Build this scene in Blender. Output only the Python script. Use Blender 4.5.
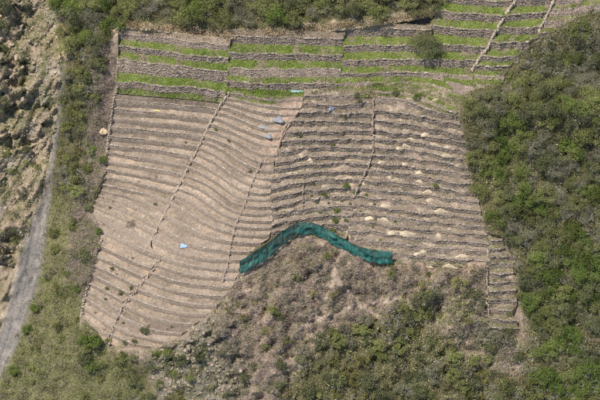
import bpy, math, random
import numpy as np
from mathutils import Vector, Matrix

for o in list(bpy.data.objects):
    bpy.data.objects.remove(o)
S = bpy.context.scene
COL = S.collection
rng = np.random.default_rng(11)
random.seed(11)

# ------------------------------------------------------------------ camera
ALPHA = math.radians(42.0)          # the camera looks down by this much
DIST = 520.0
PX = 0.2                            # metres of hillside per photo pixel
sa, ca = math.sin(ALPHA), math.cos(ALPHA)
FWD = np.array([0.0, ca, -sa]); UP = np.array([0.0, sa, ca]); CAM = -FWD * DIST
cam = bpy.data.cameras.new("camera")
cam_ob = bpy.data.objects.new("camera", cam); COL.objects.link(cam_ob)
cam.sensor_width = 36.0; cam.lens = 36.0 * DIST / (600 * PX)
cam.clip_start = 1.0; cam.clip_end = 5000.0
cam_ob.location = CAM; cam_ob.rotation_euler = (math.radians(90) - ALPHA, 0, 0)
S.camera = cam_ob

# ------------------------------------------------------------------ light
SUN_DIR = Vector((-0.34, -0.22, 0.91)).normalized()   # towards the sun
w = bpy.data.worlds.new("World"); S.world = w; w.use_nodes = True
nt = w.node_tree
sky = nt.nodes.new("ShaderNodeTexSky"); sky.sky_type = 'NISHITA'; sky.sun_disc = False
sky.sun_elevation = math.asin(SUN_DIR.z)
sky.sun_rotation = math.atan2(SUN_DIR.x, SUN_DIR.y)
sky.altitude = 2600
nt.links.new(sky.outputs[0], nt.nodes["Background"].inputs[0])
nt.nodes["Background"].inputs[1].default_value = 0.12
sl = bpy.data.lights.new("sun", 'SUN'); sl.energy = 4.2; sl.angle = math.radians(0.5); sl.color = (1.0, 0.95, 0.875)
so = bpy.data.objects.new("sun", sl); COL.objects.link(so)
so.rotation_euler = SUN_DIR.to_track_quat('Z', 'Y').to_euler()
so.location = (0, 0, 200)
S.view_settings.view_transform = 'Standard'
S.view_settings.look = 'None'
S.view_settings.exposure = 0.28
S.view_settings.gamma = 1.0

# ------------------------------------------------------------------ noise
_T = np.random.default_rng(5).random((257, 257)).astype(np.float64)
_T[256] = _T[0]; _T[:, 256] = _T[:, 0]
def vnoise(x, y):
    xi = np.floor(x).astype(int); yi = np.floor(y).astype(int)
    fx = x - xi; fy = y - yi
    fx = fx * fx * (3 - 2 * fx); fy = fy * fy * (3 - 2 * fy)
    xi &= 255; yi &= 255
    a = _T[yi, xi]; b = _T[yi, xi + 1]; c = _T[yi + 1, xi]; d = _T[yi + 1, xi + 1]
    return (a + (b - a) * fx) * (1 - fy) + (c + (d - c) * fx) * fy
def fbm(x, y, o=4):
    s = 0.0; a = 0.5; t = 0.0
    for k in range(o):
        s = s + a * vnoise(x * 2 ** k + 17.3 * k, y * 2 ** k + 9.1 * k); t += a; a *= 0.5
    return s / t - 0.5
def cells(x, y):
    """blocky cell noise: height per angular block, for broken rock"""
    xi = np.floor(x).astype(int); yi = np.floor(y).astype(int)
    best = np.full(x.shape, 9.0); val = np.zeros(x.shape)
    for dx in (-1, 0, 1):
        for dy in (-1, 0, 1):
            u = (xi + dx) & 255; v = (yi + dy) & 255
            ax = xi + dx + _T[v, u]; ay = yi + dy + _T[u, v]
            d = np.abs(x - ax) + np.abs(y - ay)
            m = d < best
            best = np.where(m, d, best); val = np.where(m, _T[(v + 31) & 255, (u + 77) & 255], val)
    return val - 0.5 - 0.25 * best
def in_poly(x, y, poly):
    x = np.asarray(x, float); y = np.asarray(y, float)
    r = np.zeros(x.shape, bool); n = len(poly)
    for i in range(n):
        x1, y1 = poly[i]; x2, y2 = poly[(i + 1) % n]
        if y1 == y2: continue
        c = ((y1 > y) != (y2 > y)) & (x < (x2 - x1) * (y - y1) / (y2 - y1) + x1)
        r ^= c
    return r
def blur(a, r, n=2):
    for _ in range(n):
        for ax in (0, 1):
            p = np.pad(a, [(r + 1, r) if k == ax else (0, 0) for k in (0, 1)], mode='edge')
            c = np.cumsum(p, axis=ax)
            L = a.shape[ax]
            if ax == 0: a = (c[2 * r + 1:2 * r + 1 + L] - c[:L]) / (2 * r + 1)
            else: a = (c[:, 2 * r + 1:2 * r + 1 + L] - c[:, :L]) / (2 * r + 1)
    return a

# ------------------------------------------------------------------ the shape of the hillside
# Heights follow the terraces: G is the level field, its contours are level lines of the hill
X0, X1, Y0, Y1 = -140, 740, -110, 520
KX = [-140, 0, 30, 60, 85, 115, 160, 190, 205, 225, 240, 255, 263, 274, 290, 310, 340, 370, 400, 430, 460, 475, 500, 540, 600, 740]
SL = {
 20: [-.35, -.35, 0, .35, .3, .10, .10, .10, .10, .08, .04, .04, .04, .04, .04, .04, .03, .0, .02, .10, .11, .08, .02, -.08, -.2, -.2],
 80: [-.35, -.35, 0, .35, .3, .13, .13, .13, .13, .12, .05, .0, 0, 0, 0, -.02, -.03, -.05, .0, .05, .05, .05, 0, -.05, -.15, -.2],
 110: [-.35, -.35, 0, .35, .3, .13, .12, .12, .16, .36, .40, .38, .25, .1, .05, .03, .03, .05, .2, .30, .25, .1, 0, -.05, -.1, -.2],
 150: [-.35, -.35, 0, .4, .3, .14, .14, .18, .38, .55, .6, .5, .25, -.1, -.2, -.06, .03, .08, .13, .18, .18, -.05, 0, -.05, -.1, -.2],
 200: [-.35, -.35, 0, .4, .3, .24, .26, .34, .55, .6, .30, .06, .0, -.2, -.24, -.15, .05, .12, .1, .1, .12, .10, .05, 0, -.1, -.2],
 250: [-.35, -.35, .1, .4, .34, .34, .34, .26, .12, .05, .02, 0, 0, -.15, -.2, -.1, .1, .12, .1, .07, .06, .06, .05, 0, -.1, -.2],
 300: [-.3, .1, .3, .4, .45, .45, .22, .12, .06, .0, -.05, -.08, -.1, -.1, -.1, -.03, .05, .08, .06, .05, .05, .05, .05, 0, -.1, -.2],
 340: [-.2, .2, .3, .4, .45, .36, .12, -.02, -.08, -.12, -.12, -.1, -.1, -.1, -.05, 0, .03, .05, .05, .05, .05, .05, .05, 0, -.1, -.2],
 420: [-.1, .2, .3, .3, .3, .25, .1, 0, -.05, -.1, -.1, -.1, -.05, 0, 0, 0, .03, .05, .05, .05, .05, .05, .05, 0, -.1, -.2],
}
gx = np.arange(X0, X1 + 1, dtype=float); gy = np.arange(Y0, Y1 + 1, dtype=float)
rows_y = sorted(SL)
rowsW = []
for yk in rows_y:
    s = np.interp(gx, KX, SL[yk]); W = np.cumsum(s); W -= W[int(270 - X0)]; rowsW.append(W)
rowsW = np.array(rowsW)
Wg = np.empty((len(gy), len(gx)))
for j in range(len(gx)):
    Wg[:, j] = np.interp(gy, rows_y, rowsW[:, j])
Wg = blur(Wg, 5, 2)
Gg = gy[:, None] - Wg
for i in range(1, len(gy)):                    # keep it monotonic
    Gg[i] = np.maximum(Gg[i], Gg[i - 1] + 0.3)
K = 0.66
def bil(A, x, y):
    x = np.clip(np.asarray(x, float) - X0, 0, A.shape[1] - 1.001); y = np.clip(np.asarray(y, float) - Y0, 0, A.shape[0] - 1.001)
    xi = x.astype(int); yi = y.astype(int); fx = x - xi; fy = y - yi
    return (A[yi, xi] * (1 - fx) + A[yi, xi + 1] * fx) * (1 - fy) + (A[yi + 1, xi] * (1 - fx) + A[yi + 1, xi + 1] * fx) * fy
def G(x, y): return bil(Gg, x, y)
def zlevel(g): return -K * PX * (np.asarray(g, float) - 200.0)
def line_y(c, x):
    x = np.asarray(x, float)
    out = np.empty(x.shape)
    for k, xx in enumerate(x):
        j = min(max(xx - X0, 0), len(gx) - 1.001); j0 = int(j); f = j - j0
        out[k] = np.interp(c, Gg[:, j0] * (1 - f) + Gg[:, j0 + 1] * f, gy)
    return out
def P(px, py, z):
    """the point of height z seen in direction (px, py)"""
    px = np.asarray(px, float); py = np.asarray(py, float); z = np.asarray(z, float)
    d = FWD * DIST + (px[..., None] - 300) * PX * np.array([1.0, 0, 0]) + (200 - py[..., None]) * PX * UP
    lam = (z - CAM[2]) / d[..., 2]
    return CAM + d * lam[..., None]
def proj(p):
    d = np.asarray(p) - CAM
    t = d @ FWD
    return 300 + d[..., 0] / t * DIST / PX, 200 - (d @ UP) / t * DIST / PX

# ------------------------------------------------------------------ helpers: objects
def tag(o, label=None, cat=None, group=None, kind=None):
    if label: o['label'] = label
    if cat: o['category'] = cat
    if group: o['group'] = group
    if kind: o['kind'] = kind
    return o
def empty(name, loc, rz=0.0, sc=1.0):
    o = bpy.data.objects.new(name, None); COL.objects.link(o)
    o.empty_display_size = 0.3
    o.location = loc; o.rotation_euler = (0, 0, rz); o.scale = (sc,) * 3 if np.isscalar(sc) else sc
    return o
def link(name, me, parent=None, loc=None):
    o = bpy.data.objects.new(name, me); COL.objects.link(o)
    if parent is not None: o.parent = parent
    if loc is not None: o.location = loc
    return o
def mesh_np(name, verts, faces, mat, tone=None, colour=None, smooth=False):
    """verts (n,3); faces: list of (m,k) int arrays; tone per vertex; colour (n,3) per vertex"""
    verts = np.asarray(verts, np.float32)
    if isinstance(faces, np.ndarray): faces = [faces]
    faces = [np.asarray(f, np.int32) for f in faces if len(f)]
    me = bpy.data.meshes.new(name)
    me.vertices.add(len(verts)); me.vertices.foreach_set('co', verts.ravel())
    nl = sum(f.size for f in faces); nf = sum(len(f) for f in faces)
    me.loops.add(nl); me.polygons.add(nf)
    me.loops.foreach_set('vertex_index', np.concatenate([f.ravel() for f in faces]))
    sizes = np.concatenate([np.full(len(f), f.shape[1], np.int32) for f in faces])
    me.polygons.foreach_set('loop_start', np.concatenate([[0], np.cumsum(sizes)[:-1]]).astype(np.int32))
    me.polygons.foreach_set('loop_total', sizes)
    if smooth: me.polygons.foreach_set('use_smooth', np.ones(nf, bool))
    if tone is not None:
        a = me.attributes.new('tone', 'FLOAT', 'POINT'); a.data.foreach_set('value', np.asarray(tone, np.float32))
    if colour is not None:
        c4 = np.ones((len(verts), 4), np.float32); c4[:, :3] = colour
        a = me.color_attributes.new('soil', 'FLOAT_COLOR', 'POINT'); a.data.foreach_set('color', c4.ravel())
    me.update(calc_edges=True)
    me.validate()
    me.materials.append(mat)
    return me
class MB:
    """collects vertices, faces and tones for one mesh"""
    def __init__(s): s.v = []; s.f = {}; s.t = []; s.n = 0
    def add(s, v, faces, tone=0.5):
        v = np.asarray(v, float).reshape(-1, 3)
        for f in (faces if isinstance(faces, list) else [faces]):
            f = np.asarray(f, np.int64)
            if f.ndim == 1: f = f[None]
            s.f.setdefault(f.shape[1], []).append(f + s.n)
        s.v.append(v); s.t.append(np.broadcast_to(np.asarray(tone, float), (len(v),))); s.n += len(v)
    def mesh(s, name, mat, smooth=False):
        return mesh_np(name, np.concatenate(s.v), [np.concatenate(x) for x in s.f.values()], mat, np.concatenate(s.t), smooth=smooth)
BOXF = np.array([[0, 1, 2, 3], [7, 6, 5, 4], [0, 4, 5, 1], [1, 5, 6, 2], [2, 6, 7, 3], [3, 7, 4, 0]])
def tube(mb, pts, rads, n=5, tone=0.5):
    pts = np.asarray(pts, float); m = len(pts)
    a = np.arange(n) * 2 * np.pi / n; vs = []
    for i in range(m):
        d = pts[min(i + 1, m - 1)] - pts[max(i - 1, 0)]; d = d / (np.linalg.norm(d) + 1e-9)
        r = np.array([0, 0, 1.0]) if abs(d[2]) < 0.9 else np.array([1.0, 0, 0])
        u = np.cross(d, r); u /= np.linalg.norm(u); v = np.cross(d, u)
        vs.append(pts[i] + rads[i] * (np.cos(a)[:, None] * u + np.sin(a)[:, None] * v))
    f = [[i * n + k, i * n + (k + 1) % n, (i + 1) * n + (k + 1) % n, (i + 1) * n + k] for i in range(m - 1) for k in range(n)]
    mb.add(np.concatenate(vs), np.array(f), tone)

# ------------------------------------------------------------------ materials
def new_mat(name):
    m = bpy.data.materials.new(name); m.use_nodes = True
    n = m.node_tree; b = n.nodes['Principled BSDF']; b.inputs['Roughness'].default_value = 0.95
    b.inputs['Specular IOR Level'].default_value = 0.15
    return m, n, b
def node(n, t, **k):
    x = n.nodes.new(t)
    for a, v in k.items(): setattr(x, a, v)
    return x
def noise_fac(n, scale, detail=5, rough=0.6):
    g = node(n, 'ShaderNodeNewGeometry'); t = node(n, 'ShaderNodeTexNoise')
    t.inputs['Scale'].default_value = scale; t.inputs['Detail'].default_value = detail; t.inputs['Roughness'].default_value = rough
    n.links.new(g.outputs['Position'], t.inputs['Vector'])
    return t.outputs['Fac']
def maprange(n, src, a, b, c, d):
    m = node(n, 'ShaderNodeMapRange'); n.links.new(src, m.inputs[0])
    for i, v in enumerate((a, b, c, d)): m.inputs[i + 1].default_value = v
    return m.outputs[0]
def mixc(n, fac, a, b, mode='MIX'):
    m = node(n, 'ShaderNodeMix', data_type='RGBA', blend_type=mode)
    if isinstance(fac, float): m.inputs[0].default_value = fac
    else: n.links.new(fac, m.inputs[0])
    for i, v in ((6, a), (7, b)):
        if isinstance(v, tuple): m.inputs[i].default_value = (*v, 1)
        else: n.links.new(v, m.inputs[i])
    return m.outputs[2]
def grey(n, val):
    c = node(n, 'ShaderNodeCombineColor'); [n.links.new(val, c.inputs[i]) for i in range(3)]
    return c.outputs[0]
def bump(n, b, src, strength, dist):
    u = node(n, 'ShaderNodeBump'); u.inputs['Strength'].default_value = strength; u.inputs['Distance'].default_value = dist
    n.links.new(src, u.inputs['Height']); n.links.new(u.outputs[0], b.inputs['Normal'])
def soil_mat(name, bumpd=0.12):
    m, n, b = new_mat(name)
    at = node(n, 'ShaderNodeAttribute', attribute_name='soil')
    f1 = noise_fac(n, 0.35, 6, 0.65); f2 = noise_fac(n, 2.6, 5, 0.7); f3 = noise_fac(n, 9.0, 3, 0.7)
    c = mixc(n, 1.0, at.outputs['Color'], grey(n, maprange(n, f1, 0.3, 0.7, 0.82, 1.18)), 'MULTIPLY')
    c = mixc(n, 1.0, c, grey(n, maprange(n, f2, 0.3, 0.7, 0.62, 1.34)), 'MULTIPLY')
    c = mixc(n, 1.0, c, grey(n, maprange(n, f3, 0.3, 0.7, 0.85, 1.15)), 'MULTIPLY')
    n.links.new(c, b.inputs['Base Color'])
    bump(n, b, f2, 0.7, bumpd)
    return m
def tone_mat(name, c0, c1, objvar=0.0, noise=3.0, var=0.2, rough=0.95, bumpd=0.05, dust=None):
    """colour between c0 and c1 by the tone of the piece, with grain"""
    m, n, b = new_mat(name)
    at = node(n, 'ShaderNodeAttribute', attribute_name='tone')
    c = mixc(n, at.outputs['Fac'], c0, c1)
    if dust: c = mixc(n, maprange(n, noise_fac(n, .45, 4, .65), .42, .64, .1, .85), c, dust)
    f = noise_fac(n, noise, 4, 0.7)
    c = mixc(n, 1.0, c, grey(n, maprange(n, f, 0.3, 0.7, 1 - var, 1 + var)), 'MULTIPLY')
    if objvar:
        oi = node(n, 'ShaderNodeObjectInfo')
        c = mixc(n, 1.0, c, grey(n, maprange(n, oi.outputs['Random'], 0, 1, 1 - objvar, 1 + objvar)), 'MULTIPLY')
    n.links.new(c, b.inputs['Base Color']); b.inputs['Roughness'].default_value = rough
    if bumpd: bump(n, b, f, 0.6, bumpd)
    return m
def leaf_mat(name, c0, c1, alt, trans=0.42):
    """foliage: leaf tone, plus a plant-to-plant drift towards another hue"""
    m, n, b = new_mat(name)
    at = node(n, 'ShaderNodeAttribute', attribute_name='tone')
    oi = node(n, 'ShaderNodeObjectInfo')
    c = mixc(n, at.outputs['Fac'], c0, c1)
    c = mixc(n, maprange(n, oi.outputs['Random'], 0, 1, 0.0, 0.7), c, alt)
    mul = node(n, 'ShaderNodeMath', operation='MULTIPLY'); mul.inputs[1].default_value = 7.31; n.links.new(oi.outputs['Random'], mul.inputs[0])
    fr = node(n, 'ShaderNodeMath', operation='FRACT'); n.links.new(mul.outputs[0], fr.inputs[0])
    c = mixc(n, 1.0, c, grey(n, maprange(n, fr.outputs[0], 0, 1, 0.72, 1.25)), 'MULTIPLY')
    out = n.nodes['Material Output']
    d = node(n, 'ShaderNodeBsdfDiffuse'); t = node(n, 'ShaderNodeBsdfTranslucent'); mx = node(n, 'ShaderNodeMixShader')
    mx.inputs[0].default_value = trans
    n.links.new(c, d.inputs[0]); n.links.new(c, t.inputs[0]); n.links.new(d.outputs[0], mx.inputs[1]); n.links.new(t.outputs[0], mx.inputs[2])
    n.links.new(mx.outputs[0], out.inputs['Surface'])
    n.nodes.remove(b)
    return m
M = {}
M['ground'] = soil_mat('hill soil', 0.25)
M['bed'] = soil_mat('terrace soil', 0.10)
M['stone_grey'] = tone_mat('grey field stone', (.125, .10, .082), (.44, .375, .31), 0.06, 4.0, 0.28, dust=(.36, .275, .205))
M['stone_brown'] = tone_mat('brownish field stone', (.20, .155, .122), (.54, .445, .365), 0.06, 4.0, 0.28, dust=(.37, .285, .215))
M['stone_earth'] = tone_mat('earth-stained stone', (.20, .155, .12), (.37, .295, .23), 0.06, 3.0, 0.22, dust=(.36, .275, .205))
M['mortar'] = tone_mat('clay backing', (.18, .14, .108), (.27, .21, .165), 0.05, 2.0, 0.3)
M['mortar_earth'] = tone_mat('earth backing', (.26, .205, .157), (.33, .26, .2), 0.05, 2.0, 0.25)
M['coping'] = tone_mat('pale cap stone', (.27, .21, .165), (.50, .41, .325), 0.05, 4.0, 0.2)
M['rock'] = tone_mat('broken rock', (.22, .17, .115), (.47, .38, .275), 0.15, 1.6, 0.4, bumpd=0.15)
M['bark'] = tone_mat('bark', (.09, .07, .055), (.2, .17, .14), 0.15, 6.0, 0.3)
M['twig'] = tone_mat('dead twigs', (.28, .215, .165), (.60, .49, .405), 0.1, 3.0, 0.2, bumpd=0)
M['straw'] = tone_mat('dry grass', (.26, .19, .105), (.60, .47, .30), 0.0, 1.2, 0.25, bumpd=0)
M['grass'] = tone_mat('short green grass', (.14, .22, .03), (.39, .46, .11), 0.0, 0.5, 0.3, bumpd=0)
M['weeds'] = tone_mat('low weeds', (.075, .10, .03), (.36, .38, .14), 0.0, 0.25, 0.4, bumpd=0)
M['heap'] = tone_mat('pale dug soil', (.48, .37, .25), (.68, .56, .39), 0.12, 5.0, 0.2)
M['leaf_dark'] = leaf_mat('dark leaves', (0.09, 0.10, 0.048), (0.30, 0.31, 0.165), (0.27, 0.28, 0.13))
M['leaf_olive'] = leaf_mat('olive leaves', (0.115, 0.125, 0.045), (0.43, 0.43, 0.18), (0.34, 0.37, 0.13))
M['leaf_grey'] = leaf_mat('grey leaves', (0.135, 0.125, 0.09), (0.43, 0.405, 0.30), (0.33, 0.33, 0.20))
M['leaf_bright'] = leaf_mat('bright leaves', (0.075, 0.12, 0.026), (0.29, 0.38, 0.10), (0.27, 0.30, 0.10))
M['leaf_yellow'] = leaf_mat('yellowish leaves', (0.14, 0.13, 0.04), (0.42, 0.38, 0.13), (0.32, 0.32, 0.13))
M['leaf_dry'] = leaf_mat('withered leaves', (0.17, 0.125, 0.088), (0.46, 0.36, 0.28), (0.35, 0.275, 0.19))

# ------------------------------------------------------------------ terrace panels
# each: x of left and right edge as (y, x) lists, reference x and the y of each wall top there
STAIR1 = [(84, 233), (92, 227), (118, 211), (140, 201), (155, 193), (170, 185), (190, 175), (210, 165), (230, 155), (247, 147), (258, 160), (280, 143), (305, 122), (325, 113), (345, 108), (360, 104)]
LEFT_EDGE = [(84, 117), (100, 113), (130, 109), (176, 103), (210, 90), (238, 103), (256, 95), (273, 90), (306, 82), (318, 81), (333, 100), (346, 110)]
PANELS = [
 dict(key='upper left', style='grey', L=[(20, 119), (95, 115)], R=[(20, 232), (110, 224)], ref=150, tops=[36.5, 49.5, 62.5, 84.5], top_back=4.0, end=8,
      rows=['topmost', 'second', 'third', 'lowest'], grass=1.0, hfrac=[.50, .44, .60, .58]),
 dict(key='upper middle', style='grey', L=[(20, 232), (110, 225)], R=[(20, 345), (70, 341), (98, 330)], ref=285, tops=[37, 54, 69, 83.5], top_back=4.0, end=8,
      rows=['topmost', 'second', 'third', 'lowest'], grass=1.0, hfrac=[.48, .44, .62, .44]),
 dict(key='upper tree', style='grey', L=[(20, 345), (70, 341), (98, 330)], R=[(0, 432), (30, 431), (68, 441), (100, 456)], ref=385, tops=[28.5, 45, 59, 72, 82, 91], top_back=3.0, end=2,
      rows=['topmost', 'second', 'third', 'fourth', 'fifth', 'lowest'], grass=0.95, hfrac=[.50, .48, .52, .46, .5, .5]),
 dict(key='upper right', style='grey', L=[(-60, 470), (20, 430), (35, 431), (68, 440), (100, 455)], R=[(-60, 540), (0, 513), (11, 507), (27, 497), (48, 486), (68, 472), (100, 476)], ref=470, tops=[-30, -15, -1, 13, 29, 45.5, 60, 76, 87], top_back=2.0, end=4,
      rows=['topmost', 'second', 'third', 'fourth', 'fifth', 'sixth', 'seventh', 'lowest'], grass=1.0, hfrac=.46),
 dict(key='between stairs', style='grey', L=[(-60, 541), (0, 514), (11, 508), (27, 498), (48, 486), (68, 472), (100, 476)], R=[(-60, 575), (0, 552), (17, 546), (31, 538), (50, 520), (68, 508), (100, 490)], ref=512, tops=[-30, -16, 0, 14.5, 28, 42, 56, 66, 76, 86], top_back=2.0, end=4,
      rows=['topmost', 'second', 'third', 'fourth', 'fifth', 'sixth', 'seventh', 'eighth', 'lowest'], grass=0.85, hfrac=.46),
 dict(key='far right', style='grey', L=[(-60, 576), (0, 553), (17, 547), (31, 539), (50, 521)], R=[(-60, 650), (0, 604), (12, 590), (24, 566), (40, 545), (50, 530)], ref=562, tops=[-28, -14, -2, 9, 20, 30], top_back=2.0, end=3,
      rows=['topmost', 'second', 'third', 'fourth', 'fifth', 'lowest'], grass=0.35, hfrac=.62),
 dict(key='left bare', style='earth', L=LEFT_EDGE, R=STAIR1, ref=150,
      tops=[102.5, 112, 121.5, 130.5, 140, 149.5, 159, 168, 177, 186, 195, 204, 213.5, 223, 232, 241, 252.5], top_back=5, end=5.0, grass=0, hfrac=.52, caps=(6, 17)),
 dict(key='left corner', style='earth', L=[(y + 0, x) for y, x in LEFT_EDGE], R=[(y, x - 1) for y, x in STAIR1], ref=112,
      tops=[252, 263, 274, 284.5, 295, 306, 316, 327, 337], top_back=5.0, end=3.0, grass=0, hfrac=.45, caps=(1, 2, 3, 4, 5, 6, 7)),
 dict(key='curved bare', style='earth', L=[(y, x + .4) for y, x in STAIR1], R=[(84, 305), (95, 304.5), (110, 299.5), (130, 285.5), (150, 277.5), (165, 273.5), (180, 270.5), (225, 272.5), (238, 268), (255, 244), (272, 238), (285, 232), (300, 222), (315, 205), (330, 186), (345, 170), (360, 150)], ref=262,
      tops=[98, 105, 112, 120, 128, 136.5, 145, 153.5, 162, 170, 178, 185.5, 193, 200, 207, 214, 221, 228, 235, 243, 251.5, 260, 268.5, 277, 285.5, 294, 302.5, 311, 319.5, 328, 336, 343], top_back=2, end=3.5, grass=0, hfrac=.50, caps=()),
 dict(key='stony left', style='grey', L=[(95, 305), (110, 300), (130, 286), (150, 278), (165, 274), (180, 270.5), (225, 272.5)], R=[(85, 373), (150, 373), (170, 366), (195, 355), (215, 353), (235, 346), (250, 340)], ref=335,
      tops=[94.5, 103, 112, 121, 130.5, 138.5, 147, 155, 163, 171, 179.5, 188, 197, 206, 215, 224], top_back=3, end=6, grass=0, hfrac=.54),
 dict(key='stony right', style='grey', L=[(85, 373), (150, 373), (170, 366), (195, 355), (215, 353), (235, 346), (246, 358), (256, 386)], R=[(90, 461), (110, 459), (150, 470), (165, 468), (200, 479), (240, 489), (265, 489)], ref=420,
      tops=[97, 106, 117, 126.5, 136, 144, 152, 160, 168.5, 177, 186, 194.5, 203, 212, 220.5, 229, 238, 246.5, 255.5], top_back=4, end=4, grass=0, hfrac=.54),
 dict(key='narrow', rag=5.0, style='grey', L=[(215, 483), (240, 489.5), (265, 489), (335, 489)], R=[(215, 486), (238, 505), (260, 515), (300, 518), (335, 512)], ref=497,
      tops=[231, 239, 247, 255.5, 263.5, 272, 281, 290, 299.5, 309.5, 319, 327], top_back=3.0, end=6, grass=0, hfrac=.5, sparse=.45),
]
NET_TOP = [(240, 260), (247, 255), (258, 247), (268, 241), (280, 231), (290, 224), (300, 221), (312, 221), (323, 225), (333, 231), (345, 238), (355, 244), (367, 247), (380, 249), (392, 250)]
NET_BOT = [(240, 272), (250, 268), (262, 261), (272, 254), (280, 246), (288, 239), (296, 234), (305, 232), (315, 233), (325, 237), (335, 244), (347, 250), (358, 255), (370, 260), (380, 262), (392, 262)]
FIELD_POLY = [
 [(119, 28.5), (232, 40), (345, 31), (400, 23), (436, 15), (478, -60), (650, -60), (604, -2), (588, 11), (562, 24), (540, 38), (520, 52), (505, 68), (476, 88), (460, 96), (345, 100), (304, 96), (232, 90), (118, 98)],
 [(116, 88), (300, 86), (300, 104), (282, 128), (273, 165), (272, 232), (240, 262), (238, 275), (230, 290), (205, 318), (180, 338), (150, 348), (108, 346), (98, 333), (82, 316), (84, 303), (96, 253), (104, 238), (92, 210), (104, 176), (110, 130)],
 [(302, 92), (460, 92), (458, 115), (468, 150), (466, 165), (478, 200), (490, 240), (490, 262), (392, 262), (347, 246), (320, 233), (296, 230), (273, 252), (273, 165), (286, 128)],
 [(488, 234), (505, 238), (516, 260), (521, 332), (489, 332), (487, 265)],
]
def edge_x(pts, y):
    ys = [p[0] for p in pts]; xs = [p[1] for p in pts]
    return np.interp(y, ys, xs)

# ------------------------------------------------------------------ the hillside sheet
STEP = 1.2
hx = np.arange(X0 + 4, X1 - 4, STEP); hy = np.arange(Y0 + 4, Y1 - 4, STEP)
HX, HY = np.meshgrid(hx, hy)
hb = zlevel(G(HX, HY))
fm = np.zeros(HX.shape)
for pl in FIELD_POLY: fm = np.maximum(fm, in_poly(HX, HY, pl).astype(float))
up = in_poly(HX, HY, FIELD_POLY[0]).astype(float)
fms = blur(fm, 1, 2)
RAMP = [(288, 88), (308, 88), (302, 112), (288, 130), (279, 150), (269, 170), (262, 150), (269, 130), (280, 112)]
GRASSY = [(226, 86), (292, 84), (290, 98), (272, 104), (252, 104), (236, 99)]
fm0 = fm
fcore = np.clip((blur(fm0, 1, 2) - 0.4) * 2.2, 0, 1)
RAVINE = [(-140, -110), (62, -110), (63, 0), (62, 60), (57, 110), (49, 150), (43, 190), (36, 215), (20, 260), (0, 320), (-140, 320)]
SLAB = [(64, -5), (66, 40), (62, 100), (58, 140), (52, 180), (50, 215), (46, 240), (40, 272), (30, 310), (15, 350), (-2, 384), (-40, 440), (-70, 420), (-20, 372), (-1, 325), (8, 297), (17, 252), (27, 219), (38, 198), (47, 160), (54, 120), (60, 70), (59, 20)]
ROCKY = [(142, 358), (158, 350), (186, 336), (200, 318), (226, 312), (240, 330), (252, 372), (240, 425), (170, 425)]
wob = fbm(HX / 9, HY / 9) * 8; wob2 = fbm(HX / 9 + 40, HY / 9 + 7) * 8
rav = blur(in_poly(HX + wob, HY + wob2, RAVINE).astype(float), 2, 2)
slab = blur(in_poly(HX + wob * .35, HY + wob2 * .35, SLAB).astype(float), 1, 1)
rocky = blur(in_poly(HX + wob, HY + wob2, ROCKY).astype(float), 2, 2)
big = fbm(HX / 38, HY / 38, 5); small = fbm(HX / 7, HY / 7, 4)
rockh = cells(HX / 13 + 0.5 * HY / 13, HY / 9 - .3 * HX / 9) * 2.2 + cells(HX / 5, HY / 4 + .5 * HX / 5) * 0.8
wild = 1 - np.clip(fms * 1.0, 0, 1)
bank = blur(in_poly(HX, HY, [(240, 282), (275, 262), (310, 242), (345, 256), (400, 272), (485, 272), (485, 420), (250, 420), (215, 335)]).astype(float), 4, 2)
H = hb + wild * (big * 3.0 + small * 0.8) * (1 - rav * .3) + bank * (small * 1.6 + fbm((HX + .5 * HY) / 16 + 3, (HY - .5 * HX) / 30, 4) * 3.0)
H += (rav * (1 - slab) * 1.0 + rocky * 1.0) * rockh * np.clip(.42 + 3 * fbm(HX / 24 + 9, HY / 24, 3), .05, 1.0)
rid = np.abs(fbm((HX * .85 + HY * .5) / 9 + 2, (HX * .5 - HY * .85) / 46 + 5, 4)) * 2; H += rav * (1 - slab) * (rid * 1.3 - .3)
H -= slab * 0.5
H -= fcore * (0.95 + 0.55 * up)
# the bench on the left edge with the hollow below it
led = np.exp(-(((HX - 12) / 12) ** 2 + ((HY - 226) / 5) ** 2)); H += led * 1.3
hol = np.exp(-(((HX - 9) / 11) ** 2 + ((HY - 240) / 5) ** 2)); H -= hol * 1.8
H = np.asarray(H)
def terr_z(px, py):
    x = np.clip((np.asarray(px, float) - hx[0]) / STEP, 0, len(hx) - 1.001); y = np.clip((np.asarray(py, float) - hy[0]) / STEP, 0, len(hy) - 1.001)
    xi = x.astype(int); yi = y.astype(int); fx = x - xi; fy = y - yi
    return (H[yi, xi] * (1 - fx) + H[yi, xi + 1] * fx) * (1 - fy) + (H[yi + 1, xi] * (1 - fx) + H[yi + 1, xi + 1] * fx) * fy
def on_hill(px, py): return P(np.asarray(px, float), np.asarray(py, float), terr_z(px, py))

def lay(c, mask, col): return c * (1 - mask[..., None]) + np.array(col) * mask[..., None]
def soft(poly, r=3, k=1.8): return blur(in_poly(HX + wob * k, HY + wob2 * k, poly).astype(float), r, 2)
colr = np.empty(HX.shape + (3,)); colr[:] = (.135, .115, .06)
colr = lay(colr, soft([(30, 190), (85, 205), (100, 240), (85, 300), (100, 345), (120, 360), (150, 395), (150, 430), (-140, 430), (-140, 330), (10, 320)]), (.19, .17, .085))
colr = lay(colr, soft([(98, 30), (118, 28), (116, 85), (109, 130), (100, 180), (84, 205), (80, 190), (88, 120), (98, 75)]), (.30, .23, .175))
colr = lay(colr, soft([(66, 205), (98, 205), (104, 240), (84, 300), (70, 270)]), (.26, .20, .15))
colr = lay(colr, soft([(235, 275), (275, 250), (300, 232), (345, 245), (395, 262), (500, 255), (525, 330), (520, 375), (470, 360), (440, 330), (400, 300), (330, 330), (285, 400), (225, 430), (215, 330)]), (.36, .27, .20))
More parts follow.
